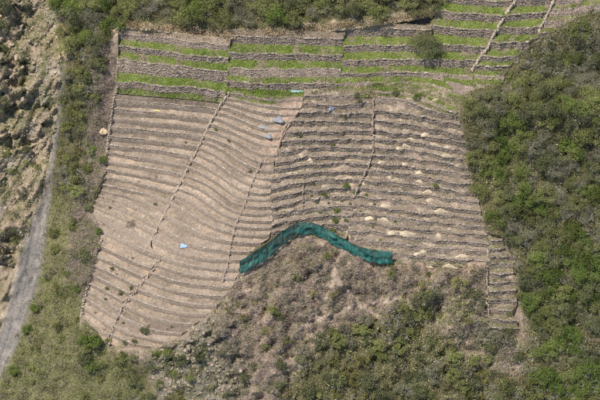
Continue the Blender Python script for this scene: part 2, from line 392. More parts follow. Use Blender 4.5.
colr = lay(colr, soft([(390, 258), (490, 262), (490, 275), (395, 276)]), (.37, .26, .18))
colr = lay(colr, soft([(110, 345), (180, 336), (235, 290), (242, 270), (260, 280), (215, 330), (190, 350), (140, 362), (112, 360)]), (.36, .27, .20))
colr = lay(colr, rocky * .8, (.24, .21, .165))
colr = lay(colr, rav, (.36, .28, .19))
colr = lay(colr, rav * np.clip(fbm((HX * .85 + HY * .5) / 5 + 60, (HX * .5 - HY * .85) / 40, 4) * 5, 0, 1) * .7, (.25, .195, .135))
colr = lay(colr, rav * np.clip(fbm(HX / 14, HY / 14) * 4, 0, 1), (.34, .295, .235))
colr = lay(colr, rav * np.clip(fbm(HX / 18 + 50, HY / 18) * 4 - .2, 0, 1) * .8, (.19, .17, .085))
colr = lay(colr, slab, (.235, .21, .185))
colr = lay(colr, slab * np.clip(fbm((HX + .27 * HY) / 2.0, HY / 26, 3) * 5, 0, 1) * .9, (.15, .135, .12))
sedge = np.clip(slab * (1 - blur(slab, 2, 2)) * 5, 0, 1) * in_poly(HX + 4, HY, SLAB); colr = lay(colr, sedge * .8, (.44, .35, .235))
colr = lay(colr, soft([(58, 20), (66, 22), (65, 50), (62, 68), (57, 60)], 1), (.50, .38, .22))
colr = lay(colr, np.clip(led, 0, 1), (.46, .34, .235))
colr = lay(colr, soft([(110, 22), (232, 34), (345, 22), (430, 8), (430, 18), (345, 34), (232, 46), (112, 34)], 1), (.50, .39, .26))
PATHS = [
 ([(398, 296), (388, 301), (372, 305), (355, 307), (340, 312), (325, 318), (310, 322), (302, 328)], 2.0),
 ([(335, 268), (334, 280), (328, 293), (322, 308), (316, 320)], 2.2),
 ([(336, 278), (346, 290), (358, 302), (368, 310), (380, 318)], 1.6)]
pm = np.zeros(HX.shape)
for pts, wd in PATHS:
    for (x1, y1), (x2, y2) in zip(pts[:-1], pts[1:]):
        t = np.clip(((HX - x1) * (x2 - x1) + (HY - y1) * (y2 - y1)) / ((x2 - x1) ** 2 + (y2 - y1) ** 2), 0, 1)
        d = np.hypot(HX + wob * .25 - x1 - t * (x2 - x1), HY + wob2 * .25 - y1 - t * (y2 - y1))
        pm = np.maximum(pm, np.clip(1.6 - d / wd, 0, 1))
colr = lay(colr, pm * .95, (.42, .33, .25))
colr = lay(colr, fms, (.30, .23, .175))
colr = lay(colr, soft(RAMP, 1, .2), (.42, .29, .21))
colr = lay(colr, soft(GRASSY, 1, .2) * .7, (.17, .19, .06))
colr *= (1 + 0.5 * fbm(HX / 5 + 3, HY / 5, 4))[..., None]
nyh, nxh = HX.shape
idx = np.arange(nyh * nxh).reshape(nyh, nxh)
quads = np.stack([idx[1:, :-1], idx[1:, 1:], idx[:-1, 1:], idx[:-1, :-1]], -1).reshape(-1, 4)
g = link('hillside_ground', mesh_np('hillside_ground', P(HX, HY, H).reshape(-1, 3), quads, M['ground'], colour=colr.reshape(-1, 3), smooth=False))
tag(g, 'steep hillside ground carrying the terraces, with a rocky ravine along the left', 'ground', kind='structure')

# ------------------------------------------------------------------ terraces
BED = []                      # (px, py, point) of every bed vertex, for setting things down
WALLS = []
def stones_on(top, bot, nrm, style, r):
    """dry-stone face between two edges: courses of uneven blocks"""
    n = len(top)
    seg = np.linalg.norm(np.diff(top, axis=0), axis=1); L = np.concatenate([[0], np.cumsum(seg)]); length = L[-1]
    hgt = float(np.mean(top[:, 2] - bot[:, 2]))
    courses = max(2, int(round(hgt / 0.22)))
    t0, t1, v0, v1 = [], [], [], []
    hs = r.uniform(.75, 1.3, courses); vb = np.concatenate([[0], np.cumsum(hs) / hs.sum()])
    for k in range(courses):
        m = max(3, int(length / 0.36)); ws = r.uniform(.4, 1.9, m); tb = np.concatenate([[0], np.cumsum(ws) / ws.sum()])
        t0.append(tb[:-1]); t1.append(tb[1:]); v0.append(np.full(m, vb[k]) + r.normal(0, .02, m)); v1.append(np.full(m, vb[k + 1]) + r.normal(0, .02, m))
    t0, t1, v0, v1 = (np.concatenate(a) for a in (t0, t1, v0, v1))
    keep = r.random(len(t0)) > (0.07 if style == 'grey' else 0.14)
    slump = vnoise((t0 + t1) * length / 5.0 + 3.1 * top[0, 2], t0 * 0 + 20 + top[0, 2]) > .80
    keep &= ~(slump & (v0 < .75) & (r.random(len(t0)) < .85))
    t0, t1, v0, v1 = t0[keep], t1[keep], v0[keep], v1[keep]; m = len(t0)
    gap = 0.02
    dt = gap / length; dv = gap / max(hgt, .3)
    d = r.uniform(.02, .15, m) if style == 'grey' else r.uniform(.0, .05, m)
    def at(t, v):
        s = np.clip(t, 0, 1) * length
        T = np.stack([np.interp(s, L, top[:, i]) for i in range(3)], -1); B = np.stack([np.interp(s, L, bot[:, i]) for i in range(3)], -1)
        return T + (B - T) * v[:, None]
    j = lambda: r.normal(0, .006, m)
    jv = lambda: r.normal(0, .035, m)
    cs = [at(t0 + dt, v0 + dv + jv()), at(t1 - dt, v0 + dv + jv()), at(t1 - dt, v1 - dv + jv()), at(t0 + dt, v1 - dv + jv())]
    N = np.stack([np.interp(((t0 + t1) / 2) * length, L, nrm[:, i]) for i in range(3)], -1)
    front = [c + N * (d + r.normal(0, .015, m))[:, None] for c in cs]
    mid = sum(front) / 4
    front = [f + (mid - f) * .14 for f in front]
    back = [c - N * .05 for c in cs]
    V = np.stack(front + back, 1).reshape(-1, 3)
    base = (np.arange(m) * 8)[:, None]
    F = np.concatenate([base + np.array(q) for q in ([3, 2, 1, 0], [0, 1, 5, 4], [1, 2, 6, 5], [2, 3, 7, 6], [3, 0, 4, 7])])
    tone = np.repeat(np.clip(r.normal(.45, .24, m), 0, 1), 8)
    return V, F, tone
def coping_on(top, nrm, style, r, cap=False):
    hgt0 = float(top[0, 2])
    seg = np.linalg.norm(np.diff(top, axis=0), axis=1); L = np.concatenate([[0], np.cumsum(seg)]); length = L[-1]
    m = max(3, int(length / 0.55)); ws = r.uniform(.4, 1.8, m); tb = np.concatenate([[0], np.cumsum(ws) / ws.sum()])
    t0, t1 = tb[:-1] + .03 / length, tb[1:] - .03 / length
    keep = (r.random(m) > .25) if style == 'grey' else (vnoise(t0 * length / 6.0 + 9.3 * hgt0, t0 * 0 + 50 + top[0, 1]) > (.50 if not cap else .1)); t0, t1 = t0[keep], t1[keep]; m = len(t0)
    ip = lambda t, A: np.stack([np.interp(t * length, L, A[:, i]) for i in range(3)], -1)
    a, b = ip(t0, top), ip(t1, top); N = ip((t0 + t1) / 2, nrm)
    N = N * np.array([1, 1, 0]); N /= np.linalg.norm(N, axis=1)[:, None]
    out = r.uniform(.06, .24, m) if style == 'grey' else r.uniform(.02, .09, m)
    hi = r.uniform(-.02, .07, m); lo = r.uniform(.10, .20, m); dep = r.uniform(.05, .22, m); z = np.array([0, 0, 1.0])
    fr = [a + N * out[:, None] - z * lo[:, None], b + N * (out + r.normal(0, .03, m))[:, None] - z * lo[:, None],
          b + N * (out * .8)[:, None] + z * hi[:, None], a + N * (out * .8)[:, None] + z * (hi + r.normal(0, .02, m))[:, None]]
    bk = [p - N * (dep + out)[:, None] for p in fr]
    V = np.stack(fr + bk, 1).reshape(-1, 3); base = (np.arange(m) * 8)[:, None]
    F = np.concatenate([base + np.array(q) for q in ([0, 1, 2, 3], [0, 4, 5, 1], [1, 5, 6, 2], [2, 6, 7, 3], [3, 7, 4, 0])])
    return V, F, np.repeat(np.clip(r.normal(.5, .25, m), 0, 1), 8)

WALL_WORDS = {
 'upper left': 'grey fieldstone wall in the grassy upper terraces, left section',
 'upper middle': 'grey fieldstone wall in the grassy upper terraces, section above the bare field',
 'upper tree': 'rough stone wall in the upper terraces, section around the lone tree',
 'upper right': 'stone wall in the grassy upper terraces, left of the diagonal stairs',
 'between stairs': 'stone wall in the grassy upper terraces, between the two stairs',
 'far right': 'stone wall in the upper right corner, right of the second stairs',
 'left bare': 'earth-brown terrace wall in the bare field, left of its long stairs',
 'left corner': 'earth-brown terrace wall in the lower left corner of the bare field',
 'curved bare': 'earth-brown curving terrace wall of the bare field, right of its long stairs',
 'stony left': 'stony terrace wall above the green net, left half of the stony field',
 'stony right': 'stony terrace wall in the right half of the stony field',
 'narrow': 'short stone wall in the narrow terrace column at lower right'}
ORD = ['topmost', 'second', 'third', 'fourth', 'fifth', 'sixth', 'seventh', 'eighth', 'ninth', 'tenth', 'eleventh', 'twelfth', 'thirteenth', 'fourteenth', 'fifteenth',
       'sixteenth', 'seventeenth', 'eighteenth', 'nineteenth', 'twentieth', 'twenty-first', 'twenty-second', 'twenty-third', 'twenty-fourth', 'twenty-fifth', 'twenty-sixth', 'twenty-seventh', 'twenty-eighth', 'twenty-ninth', 'thirtieth', 'thirty-first', 'thirty-second']
net_x = [p[0] for p in NET_TOP]; net_y = [p[1] for p in NET_BOT[:len(NET_TOP)]]
TREADS = []
def build_panel(p):
    r = np.random.default_rng(abs(hash(p['key'])) % 1000 if False else sum(map(ord, p['key'])))
    cs = [float(G(p['ref'], y)) for y in p['tops']]
    cs_all = [cs[0] - p['top_back'] * 1.6] + cs + [cs[-1] + p['end'] * 1.9]
    style = p['style']
    earth = style == 'earth'
    lines = []
    for c in cs_all:
        xl = xr = None; y = 0
        xl = edge_x(p['L'], p['tops'][0]); xr = edge_x(p['R'], p['tops'][0])
        for _ in range(14):
            yl = line_y(c, [xl])[0]; yr = line_y(c, [xr])[0]
            xl = .5 * xl + .5 * edge_x(p['L'], yl); xr = .5 * xr + .5 * edge_x(p['R'], yr)
        rag = p.get('rag', 1.2)
        lines.append((xl - r.uniform(-.3, min(rag, 1.2)), xr + r.uniform(-rag if rag > 2 else -.3, rag)))
    tops = []
    n = 0
    widths = [max(b - a, 0) for a, b in lines]
    n = int(max(12, max(widths) / 1.3))
    t = np.linspace(0, 1, n)
    for i, c in enumerate(cs_all):
        xl, xr = lines[i]
        if xr - xl < 2: tops.append(None); continue
        x = xl + t * (xr - xl); y = line_y(c, x)
        irr = (vnoise(x / 5.0 + 13 * i, x * 0 + i * 3.7) - .5) * (1.8 if not earth else .5) + (vnoise(x / 17.0 + 5 * i, x * 0 + i * 1.7) - .5) * (2.6 if not p['grass'] and not earth else 1.1 if earth else 2.0)
        if not earth and not p['grass']:
            blk = x / 16.0 + 7.7 * i; k0 = np.floor(blk); irr = irr + (np.modf(np.sin(k0 * 12.9898 + i * 3.1) * 43758.5453)[0]) * 1.3
            irr = np.convolve(np.pad(irr, 1, mode='edge'), np.ones(3) / 3, 'valid')
        if 0 < i < len(cs_all) - 1: y = y + irr
        tops.append((x, y, zlevel(c) + 0 * x))
    V, F, C = [], [], []; nv = 0
    hf = p['hfrac']
    bedv = r.uniform(.86, 1.10, len(cs_all) + 1)
    for i in range(len(cs_all) - 1):
        if tops[i] is None or tops[i + 1] is None: continue
        x, y, z = tops[i]; top = P(x, y, z)
        if p.get('net'):
            pass
        nx_, ny_, nz_ = tops[i + 1]; nxt = P(nx_, ny_, nz_)
        f = hf[min(i - 1, len(hf) - 1)] if isinstance(hf, list) else hf
        # riser: from this top edge down to the next bed; keep the picture share of the face
        gap_z = z[0] - nz_[0]
        if i == 0:
            bot = top.copy(); inner = top; spill = 0 * x
        else:
            share = np.clip(f, .3, .9)
            yb = y + (ny_ - y) * share; xb = x + (nx_ - x) * share * 0.0
            h = gap_z * (0.93 if not p['grass'] else .80)
            zb = z - h + 0 * x
            bot = P(x, yb, zb)
            # never overhang: push the foot out at least a little
            dy = top[:, 1] - bot[:, 1]
            bot[:, 1] = np.where(dy < h * .10, top[:, 1] - h * .10, bot[:, 1])
            dyn = bot[:, 1] - nxt[:, 1]
            bot[:, 1] = np.where(dyn < .25, nxt[:, 1] + .25, bot[:, 1])
            sp = np.clip((.6 * vnoise(x / 5.0 + 3 * i, x * 0 + i * 2.3 + 40) + .7 * vnoise(x / 19.0 + 11 * i, x * 0 + i * 5.3 + 80) - .80) * 2.4, 0, .7) if not earth else np.clip(.08 + (vnoise(x / 16.0 + 3 * i, x * 0 + i * 2.3 + 40) - .5) * .45, 0, .4)
            if earth: sp = np.where(in_poly(x, y, RAMP), .25 + .5 * vnoise(x / 4., y / 4.), sp)
            if p['grass']: sp = sp * .25
            sp = np.convolve(np.pad(sp, 2, mode='edge'), np.ones(5) / 5, 'valid')
            spill = sp * h
            inner = bot + np.array([0, .10, 0]); inner[:, 1] += sp * (top[:, 1] - bot[:, 1]) * .95
            # ---- the wall itself
            tang = np.gradient(top, axis=0); face = bot - top
            nrm = np.cross(tang, face); nrm /= np.linalg.norm(nrm, axis=1)[:, None]
            nrm *= np.where(nrm[:, 1:2] > 0, -1, 1)
            back = np.array([0, .45, 0])
            mid = .5 * (top + bot) + nrm * 0.02
            T = top + [0, 0, .03]; low = bot - [0, 0, .35]
            rows = [T + back, T, mid, bot, low, low + back]
            W = np.concatenate(rows); k = len(rows)
            ii = np.arange(k * n).reshape(k, n)
            q = np.concatenate([np.stack([ii[a + 1, :-1], ii[a + 1, 1:], ii[a, 1:], ii[a, :-1]], -1) for a in range(k - 1)])
            caps = [np.array([ii[a, 0] for a in range(k)])[None, :], np.array([ii[a, -1] for a in range(k)][::-1])[None, :]]
            root = link('terrace_wall', mesh_np('terrace_wall', W, [q] + caps, M['mortar_earth' if earth else 'mortar'], tone=np.full(len(W), .5)))
            st = mesh_np('stones', *stones_on(top, bot, nrm, style, r)[:2], M['stone_earth' if earth else 'stone_grey']) if False else None
            sv, sf, stn = stones_on(top, bot, nrm, style, r)
            if p.get('sparse'):
                kk = np.repeat(np.repeat(vnoise(sv[::8, 0] / 1.3 + 9 * i, sv[::8, 2] / .9) > p['sparse'], 5), 1); nb_ = len(sv) // 8; sf = sf.reshape(5, nb_, 4)[:, kk[::5]].reshape(-1, 4)
            so_ = link('stones', mesh_np('stones', sv, sf, M['stone_earth' if earth else 'stone_brown' if p['grass'] else 'stone_grey'], tone=stn), root); so_['kind'] = 'stuff'
            if False:
                WALLS.append((root, p['key'], i, float(np.mean(proj(.5 * (top + bot))[1])))); root_done = True
            else:
              cv, cf, ctn = coping_on(T, nrm, style, r, earth and i in p['caps'])
              if len(cv):
                co_ = link('coping', mesh_np('coping', cv, cf, M['coping' if earth else 'stone_brown' if p['grass'] else 'stone_grey'], tone=np.clip(ctn, 0, 1)), root); co_['kind'] = 'stuff'
              WALLS.append((root, p['key'], i, float(np.mean(proj(.5 * (top + bot))[1]))))
        # ---- the bed below it
        m = 6
        front = nxt.copy() + np.array([0, .05, -.01])
        if i == len(cs_all) - 2: front = front + np.array([0, 0, -.5])
        for k in range(m):
            u = (k / (m - 1)) ** 1.25
            pt = inner + (front - inner) * u
            px_, py_ = proj(pt)
            rough = fbm(px_ / 2.5, py_ / 2.5, 3) * (.22 if k not in (0, m - 1) else .05)
            heave = .08 * (1 - u) ** 2 + spill * (1 - u) ** 1.4
            pt = pt + np.stack([0 * rough, 0 * rough, rough + heave], -1)
            V.append(pt); 
            if 0 < k < m - 1: BED.append(np.concatenate([np.stack(proj(pt), -1), pt], 1))
            base = np.array(p.get('soil') or ((.335, .258, .192) if earth else (.275, .210, .157)))
            cc = np.tile(base * bedv[i], (n, 1))
            v = (1 + .35 * fbm(px_ / 11 + i, py_ / 5, 3)) * (1 + .45 * fbm(px_ / 2.3 + 7, py_ / 2.3 + i, 3)) * (1 - .30 * np.clip(fbm(px_ / 26 + 61, py_ / 17 + 3, 4) * 5, 0, 1))
            warm = np.clip(fbm(px_ / 13 + 31, py_ / 8 + 5, 3) * 4 - .6, 0, 1)[:, None]
            cc = cc * v[:, None] * (1 - warm) + np.array((.44, .325, .22)) * warm
            if not earth and not p['grass']:
                pale = np.clip(fbm(px_ / 6 + 9, py_ / 3 + 55, 3) * 5 - .25, 0, 1)[:, None] * .7
                cc = cc * (1 - pale) + np.array((.50, .40, .29)) * pale
            if p['grass']:
                gm = np.clip(.75 + fbm(px_ / 9 + 70, py_ / 9, 3) * 3, 0, 1)[:, None] * min(1, p['grass']) * (0 if i == 0 else 1)
                cc = cc * (1 - gm) + np.array((.16, .20, .05)) * gm
            if p['key'] == 'curved bare':
                rm = np.clip(in_poly(px_ + 5 * fbm(px_ / 4, py_ / 4, 2), py_, RAMP) * .8, 0, 1)[:, None]; cc = cc * (1 - rm) + np.array((.40, .28, .205)) * rm * v[:, None]
                gm = (in_poly(px_ + 8 * fbm(px_ / 4, py_ / 4, 2), py_ + 6 * fbm(px_ / 5 + 9, py_ / 4, 2), GRASSY) * np.clip(.6 + 4 * fbm(px_ / 6, py_ / 3, 3), 0, 1))[:, None]; cc = cc * (1 - gm) + np.array((.18, .21, .06)) * gm
            C.append(cc)
        ii = nv + np.arange(m * n).reshape(m, n); nv += m * n
        F.append(np.concatenate([np.stack([ii[a + 1, :-1], ii[a + 1, 1:], ii[a, 1:], ii[a, :-1]], -1) for a in range(m - 1)]))
        rows_ = V[-m:]
        for e in (0, -1):              # side skirts down into the hill
            ed = np.stack([q_[e] for q_ in rows_]); dn = ed - [0, 0, 1.6]
            V.append(ed); V.append(dn); C.append(np.tile((.30, .23, .175), (2 * m, 1)))
            jj = nv + np.arange(2 * m).reshape(2, m); nv += 2 * m
            qq = np.stack([jj[0, :-1], jj[0, 1:], jj[1, 1:], jj[1, :-1]], -1)
            F.append(qq if e == 0 else qq[:, ::-1])
        TREADS.append((p, i if i < len(cs_all) - 2 else 99, inner, front))
    b = link('terrace_ground', mesh_np('terrace_ground', np.concatenate(V), np.concatenate(F), M['bed'], colour=np.concatenate(C), smooth=False))
    tag(b, 'level soil beds of the ' + p['key'] + ' terraces', kind='structure')
for p in PANELS: build_panel(p)
bykey = {}
for rec in WALLS: bykey.setdefault(rec[1], []).append(rec)
for key, recs in bykey.items():
    recs.sort(key=lambda a: a[3])
    for k, (root, _, i, _) in enumerate(recs):
        w_ = 'lowest' if k == len(recs) - 1 else ORD[k]
        tag(root, f'{w_} {WALL_WORDS[key]}', 'wall', 'dry-stone terrace walls')
BEDA = np.concatenate(BED)
def on_bed(px, py):
    d = (BEDA[:, 0] - px) ** 2 + ((BEDA[:, 1] - py) * 1.5) ** 2
    k = int(np.argmin(d)); return BEDA[k, 2:5].copy(), math.sqrt(d[k])
def on_any(px, py):
    if any(bool(in_poly(np.array([px]), np.array([py]), q)[0]) for q in FIELD_POLY):
        q, d = on_bed(px, py)
        if d < 6: return q
    return on_hill(np.array([px]), np.array([py]))[0]

# ------------------------------------------------------------------ stairs of flat stones
def stairs(pts, label, stepw, tone, every=2.4, jit=0.25):
    every *= .72
    pts = np.array(pts, float); seg = np.hypot(*np.diff(pts, axis=0).T); L = np.concatenate([[0], np.cumsum(seg)])
    root = None; n = int(L[-1] / every)
    for k in range(n + 1):
        s = k * every + rng.uniform(-.5, .5); x = np.interp(s, L, pts[:, 0]) + rng.normal(0, .35); y = np.interp(s, L, pts[:, 1])
        zz = float(zlevel(G(x, y))) + rng.uniform(-.12, .18)
        q = P(np.array([x]), np.array([y]), np.array([zz]))[0]
        if root is None: root = empty('stone_stairs', q)
        mb = MB(); a = stepw * rng.uniform(.25, .62); d = rng.uniform(.16, .36); h = .1
        loc = np.array([[-a, -d, -1.0], [a, -d, -1.0], [a, d, -1.0], [-a, d, -1.0], [-a, -d, h], [a, -d, h], [a, d, h], [-a, d, h]]) * .5
        loc[:, 2] = [-.9] * 4 + [h * .5] * 4
        loc[:, :2] += rng.normal(0, .05, (8, 2)); loc[4:, 2] += rng.normal(0, .02, 4)
        an = rng.normal(0, .3); c_, s_ = math.cos(an), math.sin(an)
        loc = np.stack([loc[:, 0] * c_ - loc[:, 1] * s_, loc[:, 0] * s_ + loc[:, 1] * c_, loc[:, 2]], -1)
        mb.add(loc, BOXF[:, ::-1], np.clip(tone + rng.normal(0, .18), 0, 1))
        o = link('step', mb.mesh('step', M['coping']), root); o.location = Vector(q) - root.location
    tag(root, label, 'stairs', 'stone stairs between the terraces')
stairs([(472, 70), (479, 58), (487, 47), (493, 36), (499, 25), (507, 11), (515, 0), (521, -12)], 'diagonal stone stairs climbing between the grassy upper terraces right of the tree', 1.0, .75, 2.3)
stairs([(538, 33), (542, 24), (547, 15), (551, 6), (554, -2), (558, -14)], 'short stone stairs near the upper right corner beside the thicket', .9, .5, 2.3)
stairs([(229, 92), (222, 101), (212, 118), (202, 139), (194, 155), (186, 170), (176, 190), (166, 210), (156, 230), (149, 244)], 'long straight pale stairs running down the bare left field', .62, .75, 2.6)
stairs([(160, 260), (150, 273), (143, 281), (134, 292), (123, 305), (114, 325), (109, 344)], 'short pale stairs edging the lower left corner of the bare field', .5, .6, 2.8)
stairs([(262, 160), (256, 172), (250, 186), (246, 200), (240, 214), (235, 226), (230, 246), (227, 266), (222, 282)], 'broken stairs down the right side of the bare field to the net end', .7, .4, 3.0)
stairs([(373, 100), (373, 115), (373, 132), (373, 150), (368, 166), (360, 182), (354, 196)], 'rough grey stairs up the middle of the stony field', .7, .3, 3.2)
stairs([(304, 168), (304, 182), (303, 196), (303, 210), (304, 220)], 'short grey stairs just above the top of the green net', .5, .2, 3.2)
stairs([(488, 245), (488, 262), (487, 280), (488, 300), (489, 318)], 'stairs along the left side of the narrow lower right terraces', .6, .4, 3.2)

# ------------------------------------------------------------------ low wall along the left rim of the bare field
def rim_wall(pts, label, h=.5):
    pts = np.array(pts, float); seg = np.hypot(*np.diff(pts, axis=0).T); L = np.concatenate([[0], np.cumsum(seg)])
    n = int(L[-1] * PX / .26); s = (np.arange(n) + rng.uniform(-.2, .2, n)) * L[-1] / n
    x = np.interp(s, L, pts[:, 0]); y = np.interp(s, L, pts[:, 1]); z = zlevel(G(x, y))
    q = P(x, y, z); mb = MB()
    for k in range(n):
        for lv in range(2):
            a = rng.uniform(.08, .19, 3); a[2] = rng.uniform(.08, .2)
            loc = np.array([[-1, -1, -1], [1, -1, -1], [1, 1, -1], [-1, 1, -1], [-1, -1, 1], [1, -1, 1], [1, 1, 1], [-1, 1, 1]]) * a * rng.uniform(.8, 1.1, (8, 3))
            mb.add(q[k] + loc + [rng.normal(0, .14), rng.normal(0, .12), lv * .2 - .1], BOXF[:, ::-1], np.clip(rng.normal(.55, .2), 0, 1))
    root = empty('boundary_wall', q[0])
    o = link('stones', mb.mesh('stones', M['coping']), root); o['kind'] = 'stuff'; o.location = -Vector(q[0])
    tag(root, label, 'wall')
rim_wall([(117, 86), (113.5, 100), (109.5, 130), (103.5, 176), (98, 192)], 'low pale stone wall along the upper left rim of the bare field')
rim_wall([(103, 238), (96, 254), (91, 272), (83, 304), (81, 318)], 'low pale stone wall along the lower left rim of the bare field')

# ------------------------------------------------------------------ green net fence
M['net'], n_, b_ = new_mat('green netting')
at_ = node(n_, 'ShaderNodeAttribute', attribute_name='tone')
f_ = noise_fac(n_, 1.2, 4, .6)
c_ = mixc(n_, at_.outputs['Fac'], (.006, .072, .062), (.035, .205, .175))
c_ = mixc(n_, 1.0, c_, grey(n_, maprange(n_, f_, .3, .7, .7, 1.25)), 'MULTIPLY')
c_ = mixc(n_, maprange(n_, noise_fac(n_, .8, 4, .7), .5, .72, 0, .35), c_, (.16, .22, .19))
tr_ = node(n_, 'ShaderNodeBsdfTransparent'); mx_ = node(n_, 'ShaderNodeMixShader'); mx_.inputs[0].default_value = .10
n_.links.new(b_.outputs[0], mx_.inputs[1]); n_.links.new(tr_.outputs[0], mx_.inputs[2]); n_.links.new(mx_.outputs[0], n_.nodes['Material Output'].inputs['Surface'])
n_.links.new(c_, b_.inputs['Base Color']); b_.inputs['Roughness'].default_value = .6; b_.inputs['Specular IOR Level'].default_value = .35
M['post'] = tone_mat('weathered timber', (.16, .12, .085), (.33, .26, .19), .1, 5, .25)
def net_fence():
    xs = np.linspace(240, 392, 153)
    bx = np.array([p[0] for p in NET_BOT], float); by = np.array([p[1] for p in NET_BOT], float)
    tx = np.array([p[0] for p in NET_TOP], float); ty = np.array([p[1] for p in NET_TOP], float)
    ker = np.ones(7) / 7
    sm = lambda a: np.convolve(np.pad(a, 3, mode='edge'), ker, 'valid')
    yb = sm(np.interp(xs, bx, by)); yt = sm(np.interp(xs, tx, ty))
    zb = np.maximum(zlevel(G(xs, yb)), terr_z(xs, yb)) - .05
    base = P(xs, yb, zb)
    hgt = np.maximum((yb - yt) * PX / ca * .9, .8)
    root = empty('net_fence', base[0])
    posts = [240, 253, 268, 281, 296, 312, 326, 342, 358, 374, 391.5]
    pk = [int(round((x - 240) / 152 * 152)) for x in posts]
    for a, b in zip(pk[:-1], pk[1:]):
        k = np.linspace(a, b, 25); m = 13
        v = np.linspace(0, 1, m)
        ip = lambda A: np.interp(k, np.arange(153), A)
        B = np.stack([ip(base[:, i]) for i in range(3)], -1); h = ip(hgt)
        u = (k - a) / (b - a)
        sag = .10 * np.sin(u * np.pi)
        rows = []; tn = []
        for vv in v:
            U_ = k / 9.0; Vy = vv * 2.2 + 0 * k
            fold = (fbm(U_ + 3 + Vy * .6, Vy + 5 - U_ * .25, 2) * 1.3 + fbm(U_ * 3.1 - Vy * 1.3 + 20, Vy * 2.2, 3) * .55 + fbm(U_ * 7 + 4, Vy * .5, 2) * .35) * np.sin(np.pi * np.clip(vv * .85 + .12, 0, 1))
            belly = .25 * np.sin(np.pi * u) * (1 - vv)
            rows.append(B + np.stack([.06 * np.sin(u * 20 + vv * 5), -fold - belly - .35 * (1 - vv), vv * (h - sag) + .12 * fbm(k / 4, k * 0 + 3, 2)], -1))
            tn.append(.42 + .9 * fbm(U_ * 8, Vy * .7 + U_ * 2, 2) + 1.0 * fbm(U_ * 2.4 + Vy * 1.6 + 9, Vy * 1.3 - U_ * .9, 4) + .25 * (vv < .12))
        V = np.concatenate(rows) - base[0]; ii = np.arange(m * 25).reshape(m, 25)
        q = np.stack([ii[:-1, :-1], ii[:-1, 1:], ii[1:, 1:], ii[1:, :-1]], -1).reshape(-1, 4)
        link('net', mesh_np('net', V, q, M['net'], tone=np.clip(np.concatenate(tn), 0, 1), smooth=True), root)
    mb = None
    for k in pk:
        mb = MB(); p0 = base[k] - base[0]; tube(mb, [p0 + [0, .12, -.4], p0 + [0.02, .1, hgt[k] * .5], p0 + [0, .08, hgt[k] + .12]], [.06, .055, .05], 6, rng.uniform(.2, .9))
        link('post', mb.mesh('post', M['post']), root)
        if k in pk[1:-1:1]:
            mb = MB(); tube(mb, [p0 + [.05, -.75, .02], p0 + [.02, -.5, hgt[k] * .55], p0 + [0, -.06, hgt[k]]], [.02, .02, .02], 4, .2)
            link('tie_rope', mb.mesh('tie_rope', M['straw']), root)
    tag(root, 'long teal green net fence winding below the terraces in an arch', 'fence')
net_fence()

# ------------------------------------------------------------------ plants
def leaf_quads(c, nrm, size, r):
    n = len(c)
    nrm = nrm / (np.linalg.norm(nrm, axis=1)[:, None] + 1e-9)
    a = r.normal(size=(n, 3)); u = np.cross(nrm, a); u /= np.linalg.norm(u, axis=1)[:, None] + 1e-9; v = np.cross(nrm, u)
    su = size * r.uniform(.6, 1.1, n); sv = size * r.uniform(.25, .6, n)
    bend = nrm * (size * .18)[:, None]
    V = np.stack([c - u * su[:, None] * .6, c + v * sv[:, None] * .6 + bend * .5, c + u * su[:, None] * .6 - bend, c - v * sv[:, None] * .6 + bend * .5], 1)
    return V.reshape(-1, 3), np.arange(n * 4).reshape(n, 4)
def crown_data(r, R, Hh, nclump, nleaf, leaf, base=.15, loose=.35):
    cl = []
    while len(cl) < nclump:
        d = r.normal(size=3); d /= np.linalg.norm(d)
        if d[2] < -.35: continue
        k = r.uniform(.45, 1.0) ** .6 * r.uniform(.72, 1.12)
        cl.append((d[0] * R * k, d[1] * R * k, Hh * (.5 + .46 * d[2] * k) + base))
    cl = np.array(cl); cr = r.uniform(.2, .42, nclump) * R
    ctone = np.clip(r.normal(.5, .2, nclump), .05, .95)
    ci = r.choice(nclump, nleaf, p=cr ** 2 / (cr ** 2).sum())
    d = r.normal(size=(nleaf, 3)); d /= np.linalg.norm(d, axis=1)[:, None]
    rad = cr[ci] * (1 - loose * r.random(nleaf) ** 1.5) * r.uniform(.85, 1.2, nleaf)
    c = cl[ci] + d * rad[:, None] * np.array([1, 1, .8])
    c[:, 2] = np.maximum(c[:, 2], .04)
    nr = d * .8 + r.normal(size=(nleaf, 3)) * .55 + np.array([0, 0, .55])
    V, F = leaf_quads(c, nr, leaf * r.uniform(.6, 1.35, nleaf), r)
    tone = np.clip(ctone[ci] * .65 + r.normal(.18, .16, nleaf), 0, 1)
    return V, F, np.repeat(tone, 4), cl
def trunk_mesh(r, cl, R, Hh, mat, bare=False):
    mb = MB(); k = min(len(cl), 5 if not bare else 14)
    th = .035 * Hh + .02
    fork = np.array([r.normal(0, .05) * R, r.normal(0, .05) * R, Hh * .28])
    tube(mb, [[0, 0, -.5], [fork[0] * .4, fork[1] * .4, Hh * .12], fork], [th * 1.3, th, th * .85], 6, .4)
    for q in cl[r.permutation(len(cl))[:k]]:
        m = fork + (q - fork) * .5 + r.normal(0, .06 * R, 3)
        tube(mb, [fork, m, q], [th * .7, th * .42, th * .15], 4, r.uniform(.2, .8))
    return mb.mesh('trunk', mat)
PROTO = {}
SPEC = {   # kind: (leaf material, clumps, leaves, leaf size, height / radius, looseness)
 'dark': ('leaf_dark', 24, 1700, .22, 1.5, .25), 'olive': ('leaf_olive', 24, 1600, .21, 1.45, .3), 'grey': ('leaf_grey', 28, 1300, .18, 1.4, .45),
 'bright': ('leaf_bright', 26, 1700, .22, 1.4, .3), 'yellow': ('leaf_yellow', 18, 900, .20, 1.2, .45), 'dry': ('leaf_dry', 20, 600, .20, 1.1, .7)}
